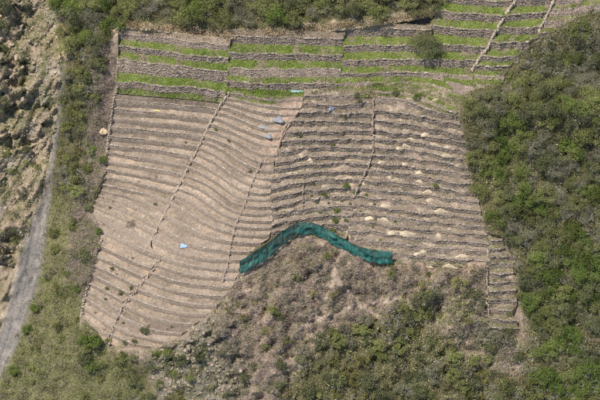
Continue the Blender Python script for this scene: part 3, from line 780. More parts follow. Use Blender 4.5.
for kname, (mt, nc, nl, ls, hr, lo) in SPEC.items():
    for size, R in (('tree', 2.1), ('shrub', 1.2)):
        for v in range(4):
            r = np.random.default_rng(hash((kname, size, v)) % 10 ** 6 if False else sum(map(ord, kname)) * 31 + (7 if size == 'tree' else 3) + v * 101)
            f = 1.0 if size == 'tree' else .55
            V, F, T, cl = crown_data(r, R, R * hr * r.uniform(.85, 1.15), int(nc * (1 if size == 'tree' else .7)), int(nl * f * 1.25), ls * (1 if size == 'tree' else .85), .1, lo)
            PROTO[kname, size, v] = (mesh_np('crown', V, F, M[mt], tone=T), trunk_mesh(r, cl, R, R * hr, M['twig' if kname in ('grey', 'dry') else 'bark'], kname in ('grey', 'dry')), R)
PLANTS = []
def plant(px, py, kind, size, rpx, label=None, squash=1.0, loc=None):
    cm, tm, R = PROTO[kind, size, int(rng.integers(4))]
    q = on_hill(np.array([px]), np.array([py]))[0] if loc is None else loc
    s = rpx * PX / R
    if loc is not None and rpx < 4.2: size = 'weed'
    root = empty(size, Vector(q) - Vector((0, 0, .15)), rng.uniform(0, 6.28), (s * rng.uniform(.9, 1.12), s * rng.uniform(.9, 1.12), s * squash * rng.uniform(.85, 1.15)))
    link('crown', cm, root); link('trunk', tm, root)
    PLANTS.append([root, kind, size, px, py, rpx, label])
    return root
def inside_field(x, y, grow=0):
    return any(bool(in_poly(np.array([x]), np.array([y]), q)[0]) for q in FIELD_POLY)
def dense(pts):
    return [(x1 + (x2 - x1) * t, y1 + (y2 - y1) * t) for (x1, y1), (x2, y2) in zip(pts[:-1], pts[1:]) for t in (0, .33, .66)]
taken = []
def scatter(poly, n, mix, size, r0, r1, sp=.95, keep=None, frame=14):
    xs = [p[0] for p in poly]; ys = [p[1] for p in poly]; kinds = list(mix); wts = np.array([mix[k] for k in kinds], float); wts /= wts.sum()
    got = tries = 0
    while got < n and tries < n * 60:
        tries += 1
        x = rng.uniform(min(xs), max(xs)); y = rng.uniform(min(ys), max(ys))
        if x < -frame or x > 600 + frame or y < -frame or y > 400 + frame + 4: continue
        if not bool(in_poly(np.array([x]), np.array([y]), poly)[0]) or inside_field(x, y): continue
        r = rng.uniform(r0, r1)
        if any(np.hypot(x - a, y - b) < r * .55 + wd for pts, wd in PATHS for (a, b) in dense(pts)): continue
        if any((x - a) ** 2 + (y - b) ** 2 < (sp * (r + c) * .5 * 1.35) ** 2 for a, b, c in taken): continue
        taken.append((x, y, r)); got += 1
        # drifts of one kind, as they grow
        k = kinds[int(np.searchsorted(np.cumsum(wts), np.clip(.5 + (vnoise(np.array([x / 22. + 3]), np.array([y / 22. + 8]))[0] - .5) * 1.5 + rng.normal(0, .27), 0, .999)))]
        plant(x, y, k, size, r)
# single plants the photo shows plainly
def crown_lone():
    r = np.random.default_rng(77)
    V, F, T, cl = crown_data(r, 3.0, 4.3, 46, 9500, .19, .25, .22)
    q = on_any(426, 53)
    root = empty('tree', q)
    link('crown', mesh_np('crown', V, F, M['leaf_dark'], tone=np.clip(T + .1, 0, 1)), root)
    link('trunk', trunk_mesh(r, cl, 3.0, 4.3, M['bark']), root)
    tag(root, 'lone round dark green tree standing on the grassy upper terraces', 'tree')
crown_lone()
taken.append((95, 92, 6))
# edge of the upper forest
TOPF = [(58, -14), (480, -14), (474, 0), (442, 12), (400, 19), (340, 24), (300, 29), (225, 27), (120, 21), (104, 60), (66, 60)]
scatter(TOPF, 84, {'grey': 1, 'olive': 3.0, 'bright': 1.6, 'dark': 1.6}, 'tree', 8.5, 13, .68)
R_UP = [(620, 22), (582, 36), (546, 64), (520, 84), (492, 102), (470, 113), (468, 166), (620, 166)]
R_MID = [(468, 166), (620, 166), (620, 258), (528, 258), (500, 240), (478, 200)]
R_LOW = [(524, 258), (620, 258), (620, 420), (548, 420), (524, 330)]
scatter(R_UP, 84, {'grey': 1.5, 'dark': 1.6, 'olive': 3.2, 'bright': .8}, 'tree', 7.5, 12, .66)
scatter(R_MID, 60, {'grey': 1.5, 'dark': 1.4, 'olive': 3.2, 'bright': .9}, 'tree', 7, 11.5, .66)
scatter(R_LOW, 66, {'dark': 1.3, 'olive': 1.0, 'bright': 3.5}, 'tree', 7.5, 12, .66)
B_MID = [(300, 342), (345, 326), (400, 306), (450, 276), (480, 296), (490, 335), (548, 372), (548, 418), (288, 418)]
scatter(B_MID, 84, {'grey': 1.5, 'dark': 2.4, 'olive': 2.2, 'yellow': .5}, 'shrub', 6, 10, .7)
L_UP = [(66, 60), (100, 40), (98, 80), (92, 130), (84, 205), (58, 200), (60, 120)]
scatter(L_UP, 34, {'grey': 1.4, 'dark': 1, 'olive': 2.2, 'yellow': .8}, 'shrub', 4, 7.5, .85)
L_LOW = [(52, 205), (84, 205), (92, 250), (78, 300), (98, 345), (112, 418), (-14, 418), (18, 352), (46, 250)]
scatter(L_LOW, 40, {'yellow': 1.5, 'olive': 3, 'bright': 1.6, 'grey': 1.0, 'dry': 1}, 'shrub', 3.0, 6.5, 1.1)
B_LEFT = [(112, 362), (150, 356), (190, 345), (230, 300), (262, 300), (300, 335), (284, 418), (112, 418)]
scatter(B_LEFT, 52, {'grey': 2.0, 'dark': 1.2, 'olive': 1.8, 'yellow': .6}, 'shrub', 3.5, 7, .8)
B_NET = [(246, 284), (300, 244), (340, 254), (400, 274), (470, 270), (440, 300), (400, 300), (300, 335), (262, 312)]
scatter(B_NET, 46, {'dry': 2.4, 'grey': 1.4, 'yellow': 1.2, 'olive': 1.0}, 'shrub', 3.0, 6, 1.1)
R_STRIP = [(455, 285), (486, 280), (520, 340), (500, 360), (460, 330)]
scatter(R_STRIP, 7, {'dry': 2, 'yellow': 1, 'olive': 1}, 'shrub', 3, 5, 1.1)
RAV_P = [(-10, 0), (12, 0), (8, 40), (18, 60), (40, 100), (50, 130), (36, 190), (10, 220), (20, 260), (-10, 300)]
scatter(RAV_P, 20, {'grey': 2.5, 'dry': 1.5, 'dark': 1.2, 'olive': 1.2}, 'shrub', 3.0, 6, 1.0)
N_SCATTER = len(PLANTS)
# small plants on the beds
dots = [(185, 145), (196, 150), (155, 179), (138, 184), (113, 202), (105, 224), (110, 208), (155, 205), (134, 259), (111, 270), (116, 275), (131, 289), (107, 289), (104, 301), (91, 305), (96, 312), (124, 323), (105, 330), (172, 324), (216, 130), (230, 141), (250, 172), (300, 134)]
SPOT = [(344, 116, 'bright', 3.4, 'round bright green bush on a stony bed left of centre stairs'), (418, 97, 'bright', 5, 'bright green leafy bush at the top edge of the stony field'),
 (396, 94, 'dark', 3.6, 'small dark bush just left of the bright bush atop stony field'), (360, 105, 'dark', 3.2, 'small dark bush beside the straw-topped beds of stony field'),
 (357, 97, 'dark', 3.0, 'small dark upright bush at the highest straw-covered stony bed'), (147, 330, 'dark', 5, 'largest dark weed standing on the lowest beds of the bare field'),
 (130, 226, 'dry', 5, 'straggling dry plant in the middle of the bare left field'), (124, 292, 'olive', 4, 'low olive plant on the lower left corner beds'),
 (347, 188, 'bright', 4, 'green weed clump on the stony beds above the net, left of stairs foot'), (435, 187, 'bright', 3, 'small green weed on the right half of the stony field'),
 (336, 212, 'bright', 3.5, 'upper green weed of the row just above the net'), (335, 221, 'bright', 3.5, 'middle green weed of the row just above the net'),
 (333, 228, 'bright', 3, 'lowest green weed of the row touching the net'), (323, 194, 'bright', 2.6, 'small green weed above the arch top of the net'),
 (355, 193, 'bright', 2.8, 'small green weed right of the leafy clump above the net'), (334, 148, 'olive', 2.6, 'small olive weed in the middle of the stony left beds'),
 (391, 266, 'olive', 4.5, 'olive bush at the right end of the green net'), (125, 344, 'dark', 3, 'left dark weed at the foot of the bare field'), (495, 263, 'dry', 3, 'highest withered tuft on the narrow terraces'), (508, 282, 'dry', 3.4, 'withered tuft on the right half of the narrow terraces'), (497, 300, 'dry', 3, 'withered tuft on the left half of the narrow terraces'), (509, 313, 'olive', 3.2, 'olive tuft low on the narrow terraces'),
 (352, 237, 'dry', 3.5, 'dry brown weed in the gap just above the right arm of the net'), (107, 344, 'olive', 3.5, 'olive weed at the lowest left tip of the bare field'), (133, 344, 'dark', 3, 'right dark weed at the foot of the bare field'),
 (325, 198, 'bright', 2.6, 'tiny green weed over the highest part of the net'), (376, 96, 'dry', 3.5, 'dry brown weed right of the straw-topped beds')]
for x, y, k, r, lab in SPOT: plant(x, y, k, 'shrub', r, lab, loc=on_any(x, y))
for x, y in [(312, 196), (318, 203), (328, 204), (342, 200), (340, 217), (328, 216), (320, 213), (350, 205), (346, 221), (361, 212), (309, 210), (358, 186), (366, 196), (374, 206), (372, 228), (380, 240), (395, 222), (315, 183)]:
    plant(x + rng.normal(0, 1), y + rng.normal(0, 1), 'bright' if rng.random() < .6 else 'olive', 'shrub', rng.uniform(1.3, 2.3), None, loc=on_any(x, y))
for x, y in dots: plant(x, y, 'dark' if rng.random() < .6 else 'dry', 'shrub', rng.uniform(1.5, 2.4), None, loc=on_any(x, y))
HILL_SPOT = [(437, 13, 'dark', 'shrub', 6, 'dark shrub where the upper forest meets the terraces above the lone tree'), (447, 7, 'olive', 'shrub', 5.5, 'olive shrub at the top edge, nearest the upper right grass strips'), (428, 17, 'olive', 'shrub', 4.5, 'olive shrub on the rim directly above the lone tree'),
 (566, 35, 'olive', 'shrub', 4.5, 'olive shrub at the foot of the far right terraces, nearest the corner'), (551, 47, 'dark', 'shrub', 4.5, 'dark shrub just below the foot of the second stairs'),
 (537, 57, 'olive', 'shrub', 4.5, 'olive shrub between the two stairs, at the thicket edge'), (524, 69, 'grey', 'shrub', 5, 'grey shrub at the thicket edge right of the diagonal stairs'), (511, 80, 'olive', 'shrub', 5, 'olive shrub at the thicket edge below the diagonal stairs'),
 (497, 91, 'dark', 'shrub', 5, 'dark shrub at the thicket edge, lowest below the diagonal stairs'), (478, 101, 'grey', 'shrub', 6, 'grey shrub at the upper tip of the thicket by the stony field'), (582, 27, 'dark', 'shrub', 4.5, 'dark shrub under the far right corner walls'),
 (3, 8, 'dark', 'shrub', 9, 'dark bush in the upper left corner of the ravine'), (1, 30, 'dark', 'shrub', 8, 'dark bush on the left edge, second from the top'), (4, 52, 'olive', 'shrub', 6, 'olive bush on the left edge beside the ravine rocks'), (2, 104, 'dark', 'shrub', 7, 'dark bush on the left edge in the middle of the ravine'),
 (72, 94, 'dark', 'shrub', 6, 'dark bush beside the ravine, left of the clay heap'), (80, 106, 'dark', 'shrub', 5, 'second dark bush beside the ravine, nearer the clay heap'), (64, 100, 'dark', 'shrub', 5, 'dark bush on the very rim of the ravine'),
 (503, 236, 'olive', 'shrub', 5, 'olive shrub at the top of the narrow terraces'), (518, 268, 'grey', 'shrub', 6, 'grey shrub right of the narrow terraces, upper'), (521, 300, 'olive', 'shrub', 6, 'olive shrub right of the narrow terraces, lower'),
 (508, 333, 'dark', 'shrub', 6, 'dark shrub closing the foot of the narrow terraces'), (494, 331, 'dry', 'shrub', 5, 'withered shrub at the foot of the narrow terraces'), (98, 66, 'dark', 'shrub', 10, 'big dark round bush left of the top terraces'), (88, 210, 'dark', 'shrub', 5, 'dark bush beside the left bulge of the bare field'),
 (82, 258, 'dark', 'shrub', 8, 'large dark bush by the lower left rim wall'), (93, 345, 'bright', 'shrub', 9, 'bright green leafy clump below the lower left corner of the field'),
 (82, 342, 'bright', 'shrub', 6, 'smaller bright green clump at lower left, left of the larger one'), (86, 362, 'dark', 'shrub', 7, 'dark bush just below the bright green clump'), (95, 372, 'dark', 'shrub', 6, 'lower dark bush under the bright green clump'),
 (160, 355, 'bright', 'shrub', 7, 'green bush at the foot of the bare field'), (123, 356, 'bright', 'shrub', 4.5, 'small green bush left of the foot of the bare field'), (590, 300, 'dark', 'tree', 12, 'largest dark tree near the right edge among bright green growth'),
 (103, 162, 'bright', 'shrub', 5, 'bright green bush against the left rim of the bare field'), (92, 152, 'bright', 'shrub', 6, 'bright green bush on the slope left of the bare field'), (88, 170, 'bright', 'shrub', 5, 'lower bright green bush left of the bare field'),
 (99, 232, 'bright', 'shrub', 4, 'small green bush at the upper end of the lower rim wall'), (78, 290, 'bright', 'shrub', 6, 'green bush outside the lower left rim wall')]
for x, y, k, sz, r, lab in HILL_SPOT: plant(x, y, k, sz, r, lab)

# labels of the scattered plants: what it is, where it grows, and which of its like
def place(x, y):
    if x < 62 and y < 200 and in_poly(np.array([x]), np.array([y]), RAVINE)[0]: return 'in the rocky ravine, upper half' if y < 100 else 'in the rocky ravine, lower half'
    if y < 60 and x < 112: return 'in the upper left corner thicket'
    if y < 40 and x < 230: return 'above the left upper terraces'
    if y < 40 and x < 345: return 'above the middle upper terraces'
    if y < 30 and x < 480: return 'above the lone tree'
    if x >= 455 and y < 100: return 'in the right thicket by the second stairs' if x < 560 else 'at the right edge, top of the thicket'
    if x >= 455 and y < 166: return 'in the right thicket against the stony field' if x < 530 else 'at the right edge, upper thicket'
    if x >= 455 and y < 215: return 'in the right thicket, beside the lower stony field' if x < 540 else 'at the right edge, middle thicket'
    if x >= 500 and y < 262: return 'in the right thicket above the narrow terraces' if x < 555 else 'at the right edge, lower thicket'
    if x >= 522 and y < 335: return 'right of the narrow terraces' if x < 565 else 'at the right edge, bright lower thicket'
    if x >= 548: return 'in the lower right corner'
    if y > 255 and x < 112: return 'on the yellowish slope at lower left' if y < 350 else 'in the lower left corner'
    if x < 112: return 'between the ravine and the upper bare field' if y < 140 else 'between the rock slab and the bare field'
    if inside_field(x, y): return 'on the bare field beds' if x < 272 else 'on the stony field beds'
    if x < 300 and y > 290: return 'among the rocks below the bare field' if x < 215 else 'below the left end of the net'
    if y < 300: return 'on the dry bank under the green net' if x < 400 else 'below the stony field'
    if x < 385: return 'below the bare trail, left half'
    if x < 470: return 'below the bare trail, right half'
    return 'below the narrow terraces'
LOOK = {'dark': 'dark green', 'olive': 'olive green', 'grey': 'grey, twiggy', 'bright': 'bright green', 'yellow': 'yellowish', 'dry': 'withered brown'}
def count_off(recs, base, cat, group, ix, iy):
    """a label of its own for each of several alike: counted from the left, in bands when there are many"""
    recs = sorted(recs, key=lambda a: a[iy]); n = len(recs); nb = (n + 5) // 6
    for b in range(nb):
        part = sorted(recs[b * n // nb:(b + 1) * n // nb], key=lambda a: a[ix]); m = len(part)
        band = '' if nb == 1 else ('upper ' if b == 0 else 'lower ' if b == nb - 1 else 'middle ' if nb == 3 else 'upper middle ' if b < nb / 2 else 'lower middle ')
        for k, rec in enumerate(part):
            pos = '' if m == 1 else 'leftmost ' if k == 0 else 'rightmost ' if k == m - 1 else 'middle ' if m == 3 else ORD[k] + '-from-left '
            tag(rec[0], f'{pos}{band}{base}', cat, group)
grp = {}
for rec in PLANTS:
    root, kind, size, x, y, r, lab = rec
    if lab: tag(root, lab, size); continue
    big_ = r > (8.7 if size == 'tree' else 1.9 if size == 'weed' else 4.8)
    grp.setdefault((kind, size, big_, place(x, y)), []).append(rec)
for (kind, size, big_, where), recs in grp.items():
    base = f"{'large' if big_ else 'small'} {LOOK[kind]} {size} {where}"
    if len(recs) == 1: tag(recs[0][0], base, size, where[:1].upper() + where[1:] and f'{size}s {where}'); continue
    count_off(recs, base, size, f'{size}s {where}', 3, 4)

# ------------------------------------------------------------------ ground cover, too many to count
def sample_in(poly, n, ragged=8.0):
    xs = [p[0] for p in poly]; ys = [p[1] for p in poly]; out = []; tot = 0
    while tot < n:
        x = rng.uniform(min(xs), max(xs), n * 2); y = rng.uniform(min(ys), max(ys), n * 2)
        jx = x + fbm(x / 6, y / 6, 3) * ragged * 2; jy = y + fbm(x / 6 + 30, y / 6, 3) * ragged * 2
        ok = in_poly(jx, jy, poly); out.append(np.stack([x[ok], y[ok]], -1)); tot += ok.sum()
        if ok.sum() == 0: break
    return np.concatenate(out)[:n]
def off_path(xy, slack=1.45):
    ok = np.ones(len(xy), bool)
    for pts, wd in PATHS:
        for (x1, y1), (x2, y2) in zip(pts[:-1], pts[1:]):
            t = np.clip(((xy[:, 0] - x1) * (x2 - x1) + (xy[:, 1] - y1) * (y2 - y1)) / ((x2 - x1) ** 2 + (y2 - y1) ** 2), 0, 1)
            ok &= np.hypot(xy[:, 0] - x1 - t * (x2 - x1), xy[:, 1] - y1 - t * (y2 - y1)) > wd * slack * rng.uniform(.5, 1.1, len(xy))
    return xy[ok]
def clumped(xy, sc=9, th=-.05, off=0):
    return xy[fbm(xy[:, 0] / sc + off, xy[:, 1] / sc + off * 2, 3) > th + rng.normal(0, .06, len(xy))]
def not_in_field(xy):
    ok = np.ones(len(xy), bool)
    for q in FIELD_POLY: ok &= ~in_poly(xy[:, 0], xy[:, 1], q)
    return off_path(xy[ok])
def cover(name, xy, per, spread, hgt, leaf, mat, label, up_=.4, tone=(.42, .26), pts=None, patch=12):
    q = on_hill(xy[:, 0], xy[:, 1]) if pts is None else pts
    n = len(q)
    tuft = np.clip(tone[0] + fbm(q[:, 0] / (patch * PX) + 4, q[:, 1] / (patch * PX), 3) * 1.6 + rng.normal(0, .12, n), 0, 1)
    c = np.repeat(q, per, 0); m = len(c); rs = np.repeat(rng.uniform(.6, 1.4, n), per)
    c = c + np.stack([rng.normal(0, spread, m) * rs, rng.normal(0, spread, m) * rs, rng.uniform(.0, hgt, m) * rs], -1)
    nr = rng.normal(size=(m, 3)) * [1, 1, .7] + [0, -.15, up_]
    V, F = leaf_quads(c, nr, leaf * rng.uniform(.6, 1.4, m), rng)
    t = np.repeat(np.clip(np.repeat(tuft, per) + rng.normal(0, tone[1], m), 0, 1), 4)
    o = link(name, mesh_np(name, V, F, M[mat], tone=t)); tag(o, label, kind='stuff'); return o
WEDGE = [(346, 84), (380, 80), (466, 82), (486, 84), (476, 97), (455, 104), (420, 98), (380, 97)]
M['deadwood'] = tone_mat('bleached wood', (.26, .24, .21), (.60, .56, .50), 0, 3, .2, bumpd=0)
def clump3(q): return q[fbm(q[:, 0] / 3, q[:, 1] / 3, 2) > .02]
def sticks(name, xy, per, ln, rad, mat, label, pts=None, flat=.35):
    q = on_hill(xy[:, 0], xy[:, 1]) if pts is None else pts
    c = np.repeat(q, per, 0) ; m = len(c)
    c = c + np.stack([rng.normal(0, .3, m), rng.normal(0, .3, m), rng.uniform(0, .25, m)], -1)
    d = rng.normal(size=(m, 3)) * [1, .8, flat]; d[:, 1] -= .2; d /= np.linalg.norm(d, axis=1)[:, None]
    l = ln * rng.uniform(.4, 1.5, m); s = np.cross(d, [0, -.7, .7]); s /= np.linalg.norm(s, axis=1)[:, None] + 1e-9
    o2 = np.cross(d, s)
    a, b = c - d * l[:, None] * .5, c + d * l[:, None] * .5; w0 = rad * rng.uniform(.6, 1.5, m)[:, None]
    V = np.stack([a + s * w0, a - s * w0 * .5 + o2 * w0, a - s * w0 * .5 - o2 * w0, b], 1).reshape(-1, 3)
    base = (np.arange(m) * 4)[:, None]; F = np.concatenate([base + np.array(t) for t in ([0, 1, 3], [1, 2, 3], [2, 0, 3])])
    o = link(name, mesh_np(name, V, F, M[mat], tone=np.repeat(np.clip(rng.normal(.5, .25, m), 0, 1), 4))); tag(o, label, kind='stuff'); return o
ALLVEG = [(60, -40), (660, -40), (660, 430), (-40, 430), (-10, 330), (44, 240), (58, 130)]
xy = not_in_field(sample_in([(452, 40), (660, -20), (660, 430), (280, 430), (300, 340), (345, 326), (450, 280), (524, 335), (500, 240), (470, 190)], 17000))
M['weeds_green'] = tone_mat('forest undergrowth', (.08, .09, .035), (.44, .43, .20), 0, .25, .4, bumpd=0)
cover('undergrowth', xy, 8, .38, .75, .27, 'weeds_green', 'dense low undergrowth between the shrubs on the right slope')
xy = not_in_field(sample_in([(60, -40), (480, -40), (440, 14), (300, 31), (118, 25), (110, 60), (62, 62)], 5500))
cover('undergrowth', xy, 8, .38, .75, .22, 'weeds_green', 'dense low undergrowth under the trees above the terraces')
xy = not_in_field(sample_in([(-40, 450), (-2, 384), (15, 350), (30, 310), (40, 272), (46, 240), (50, 215), (52, 180), (58, 140), (62, 60), (100, 60), (104, 130), (100, 190), (90, 212), (100, 240), (84, 300), (100, 345), (128, 362), (150, 390), (150, 430)], 15500))
xb = clumped(xy, 7, .03, 77); sticks('dry_brush', xb[:2600], 5, .6, .025, 'twig', 'dry stalks among the herbs of the left slope')
xy = clumped(xy, 6, -.13, 33)
cover('weeds', xy, 7, .30, .42, .20, 'weeds', 'yellow-green herbs covering the slope between ravine and bare field', tone=(.40, .28), patch=5)
xy = not_in_field(sample_in([(112, 350), (190, 340), (240, 280), (300, 236), (345, 250), (400, 264), (490, 264), (520, 340), (480, 350), (400, 300), (300, 335), (285, 430), (112, 430)], 12000))
x1 = clumped(xy, 10, -.06)
cover('weeds', x1, 7, .3, .42, .2, 'weeds', 'patchy low herbs on the bank below the net', tone=(.48, .2))
x2 = clumped(not_in_field(sample_in([(236, 280), (300, 236), (345, 250), (400, 264), (490, 266), (520, 370), (470, 350), (440, 300), (300, 335), (285, 420), (240, 400), (214, 330)], 16000)), 12, -.12, 40)
sticks('dry_brush', x2, 6, .75, .028, 'twig', 'tangle of cut dry branches strewn on the bank under the net')
for poly, n, lab in (([(452, 40), (640, -20), (640, 430), (540, 430), (524, 335), (500, 240), (470, 190)], 2600, 'pale dead branches among the trees of the right thicket'), ([(300, 342), (450, 280), (490, 335), (548, 372), (548, 420), (288, 420)], 1100, 'pale dead branches among the shrubs below the bare trail'),
 ([(64, 0), (470, -30), (440, 12), (300, 28), (118, 22), (100, 60), (90, 200), (60, 200)], 1400, 'pale dead branches above and left of the terraces')):
    xy = not_in_field(sample_in(poly, n)); q = on_hill(xy[:, 0], xy[:, 1]) + np.stack([0 * xy[:, 0], 0 * xy[:, 0], rng.uniform(.4, 2.4, len(xy))], -1)
    sticks('dead_branches', xy, 5, .9, .03, 'deadwood', lab, pts=clump3(q), flat=.9)
xy = clumped(sample_in(RAVINE[0:1] and [(-20, -10), (62, -10), (62, 60), (57, 110), (49, 150), (40, 195), (20, 255), (-20, 300)], 13000), 9, -.02, 15)
cover('weeds', xy, 6, .25, .35, .19, 'weeds', 'sparse grey-green growth on the ravine rocks', tone=(.6, .2))
xy = sample_in([(98, 30), (116, 30), (115, 85), (108, 130), (100, 180), (84, 205), (104, 238), (84, 300), (66, 270), (80, 190), (88, 120)], 3800)
sticks('dry_brush', not_in_field(xy), 6, .6, .025, 'twig', 'withered twigs along the left rim of the terraces')
# straw along the upper rim and on some beds
xy = sample_in([(118, 27), (170, 31), (232, 38), (300, 33), (345, 27), (400, 22), (432, 15), (470, 4), (470, -3), (430, 10), (400, 16), (345, 23), (300, 28), (232, 31), (118, 23)], 4200, 1.0)
cover('dry_grass', xy, 8, .22, .35, .26, 'straw', 'dry straw-coloured grass along the top edge of the terraces', tone=(.55, .2))
xy = sample_in([(355, 84), (378, 90), (382, 100), (356, 92)], 160, 1)
pts = np.array([on_bed(a, b)[0] for a, b in xy])
cover('dry_grass', xy, 10, .2, .2, .25, 'straw', 'golden straw on the first beds of the stony field', tone=(.75, .15), pts=pts)
# green grass on the upper beds
gp = []; dry = []
for p, i, inner, front in TREADS:
    if not p['grass'] or i == 0: continue
    L = np.linalg.norm(np.diff(inner, axis=0), axis=1).sum(); dep = np.abs(inner[:, 1] - front[:, 1]).mean()
    n = int(L * max(dep, .4) * 26); n0 = len(inner)
    s = rng.uniform(0, n0 - 1.001, n); u = rng.beta(1.1, 1.1, n); k = s.astype(int); f = (s - k)[:, None]
    q = (inner[k] * (1 - f) + inner[k + 1] * f) * (1 - u[:, None]) + (front[k] * (1 - f) + front[k + 1] * f) * u[:, None]
    px_, py_ = proj(q)
    q = q + np.stack([0 * u, rng.normal(0, .14, n), 0 * u], -1)
    gm = fbm(px_ / 9 + 70, py_ / 9, 3) * 4 + .78 + rng.normal(0, .15, n)
    lvl = p['grass'] * (0.55 if (p['key'] == 'upper left' and i == 4) else 1)
    ok = gm > 1 - lvl * .75 - .15
    gp.append(q[ok]); dry.append(q[~ok])
xyw = sample_in(WEDGE, 1500, 2); wq = np.array([on_bed(a, b)[0] for a, b in xyw]) + np.stack([rng.normal(0, .15, len(xyw)), rng.normal(0, .1, len(xyw)), 0 * xyw[:, 0]], -1); wk = fbm(xyw[:, 0] / 8, xyw[:, 1] / 4, 3) > .02; gp.append(wq[wk]); dry.append(wq[~wk])
xyg = sample_in(GRASSY, 1800, 2); gq = np.array([on_bed(a, b)[0] for a, b in xyg]) + np.stack([rng.normal(0, .15, len(xyg)), rng.normal(0, .1, len(xyg)), 0 * xyg[:, 0]], -1); gk = fbm(xyg[:, 0] / 6, xyg[:, 1] / 3, 3) > .0; gp.append(gq[gk]); dry.append(gq[~gk][:400])
gp = np.concatenate(gp); dry = np.concatenate(dry)
cover('grass', None, 7, .13, .24, .15, 'grass', 'bright green grass growing on the upper terrace beds', tone=(.55, .18), pts=gp, patch=30)
if len(dry): cover('dry_grass', None, 4, .15, .2, .15, 'weeds', 'dull patchy turf between the green strips', tone=(.7, .2), pts=dry)
# tufts, clods and rubble on the soil beds
tf = []; rb = []; st0 = []; tu = []
for p, i, inner, front in TREADS:
    if i not in (0, 99): continue
    n0 = len(inner); L = np.linalg.norm(np.diff(inner, axis=0), axis=1).sum(); dep = np.abs(inner[:, 1] - front[:, 1]).mean()
    if p['style'] == 'earth': continue
    n = int(L * max(dep, .5) * 9); s = rng.uniform(0, n0 - 1.001, n); u = rng.random(n); k = s.astype(int); f = (s - k)[:, None]
    q = (inner[k] * (1 - f) + inner[k + 1] * f) * (1 - u[:, None]) + (front[k] * (1 - f) + front[k + 1] * f) * u[:, None]
    (st0 if i == 0 and p['key'] in ('upper left', 'upper middle', 'upper tree') else tu).append(q[fbm(q[:, 0] / 1.6, q[:, 1] / 1.6, 2) > -.12])
cover('dry_grass', None, 7, .2, .3, .22, 'straw', 'straw along the uppermost terrace edge', tone=(.75, .25), pts=np.concatenate(st0))
cover('weeds', None, 7, .2, .3, .2, 'weeds', 'weeds on the outer beds of the stony terraces', tone=(.45, .25), pts=np.concatenate(tu))
for p, i, inner, front in TREADS:
    n0 = len(inner); L = np.linalg.norm(np.diff(inner, axis=0), axis=1).sum()
    n = int(L * (4.5 if p['style'] == 'earth' else 11.0)); s = rng.uniform(0, n0 - 1.001, n); u = rng.beta(.6, .9, n); k = s.astype(int); f = (s - k)[:, None]
    q = (inner[k] * (1 - f) + inner[k + 1] * f) * (1 - u[:, None]) + (front[k] * (1 - f) + front[k + 1] * f) * u[:, None]
    m = rng.random(n) < (.45 if p['style'] == 'earth' else .55)
    tf.append(q[m]); rb.append(q[~m])
nar = np.concatenate([.5 * (a + b) for p, i, a, b in TREADS if p['key'] == 'narrow']); nar = nar[rng.integers(0, len(nar), 1100)] + rng.normal(0, .4, (1100, 3)) * [1, 1, .2]; tf.append(nar)
tf = np.concatenate(tf); rb = np.concatenate(rb)
cover('dry_grass', None, 6, .14, .25, .15, 'weeds', 'scattered withered tufts on the terrace beds', tone=(.55, .3), pts=tf)
def rubble(name, pts, a0, a1, mat, label, tone=(.5, .25)):
    n = len(pts); a = rng.uniform(a0, a1, (n, 1)) * rng.uniform(.6, 1.3, (n, 3)) * [1, 1, .75]
    U = np.array([[-1, -1, -1], [1, -1, -1], [1, 1, -1], [-1, 1, -1], [-.8, -.8, 1], [.8, -.8, 1], [.8, .8, 1], [-.8, .8, 1]])
    V = U[None] * a[:, None, :] * rng.uniform(.6, 1.15, (n, 8, 3))
    an = rng.uniform(0, 6.28, n); c, s = np.cos(an)[:, None], np.sin(an)[:, None]
    V = np.stack([V[..., 0] * c - V[..., 1] * s, V[..., 0] * s + V[..., 1] * c, V[..., 2]], -1) + pts[:, None]
    F = ((np.arange(n) * 8)[:, None, None] + BOXF[:, ::-1][None]).reshape(-1, 4)
    o = link(name, mesh_np(name, V.reshape(-1, 3), F, M[mat], tone=np.repeat(np.clip(rng.normal(*tone, n), 0, 1), 8))); tag(o, label, kind='stuff'); return o
rubble('rubble', rb, .05, .15, 'coping', 'loose stones and clods lying on the terrace beds', (.45, .3))
xy = sample_in([(-30, -20), (62, -20), (62, 60), (57, 110), (49, 150), (40, 195), (20, 255), (-30, 300)], 2000)
rubble('rubble', on_hill(xy[:, 0], xy[:, 1]), .08, .34, 'rock', 'broken stones filling the ravine', (.5, .28))
xy = sample_in(ROCKY + [], 700); rubble('rubble', on_hill(xy[:, 0], xy[:, 1]), .10, .4, 'rock', 'broken stones below the bare field', (.55, .25))
xy = sample_in([(236, 280), (300, 240), (400, 266), (490, 266), (520, 350), (300, 335), (214, 330)], 2200); rubble('rubble', on_hill(xy[:, 0], xy[:, 1]), .06, .2, 'coping', 'small stones on the dry bank under the net', (.4, .25))

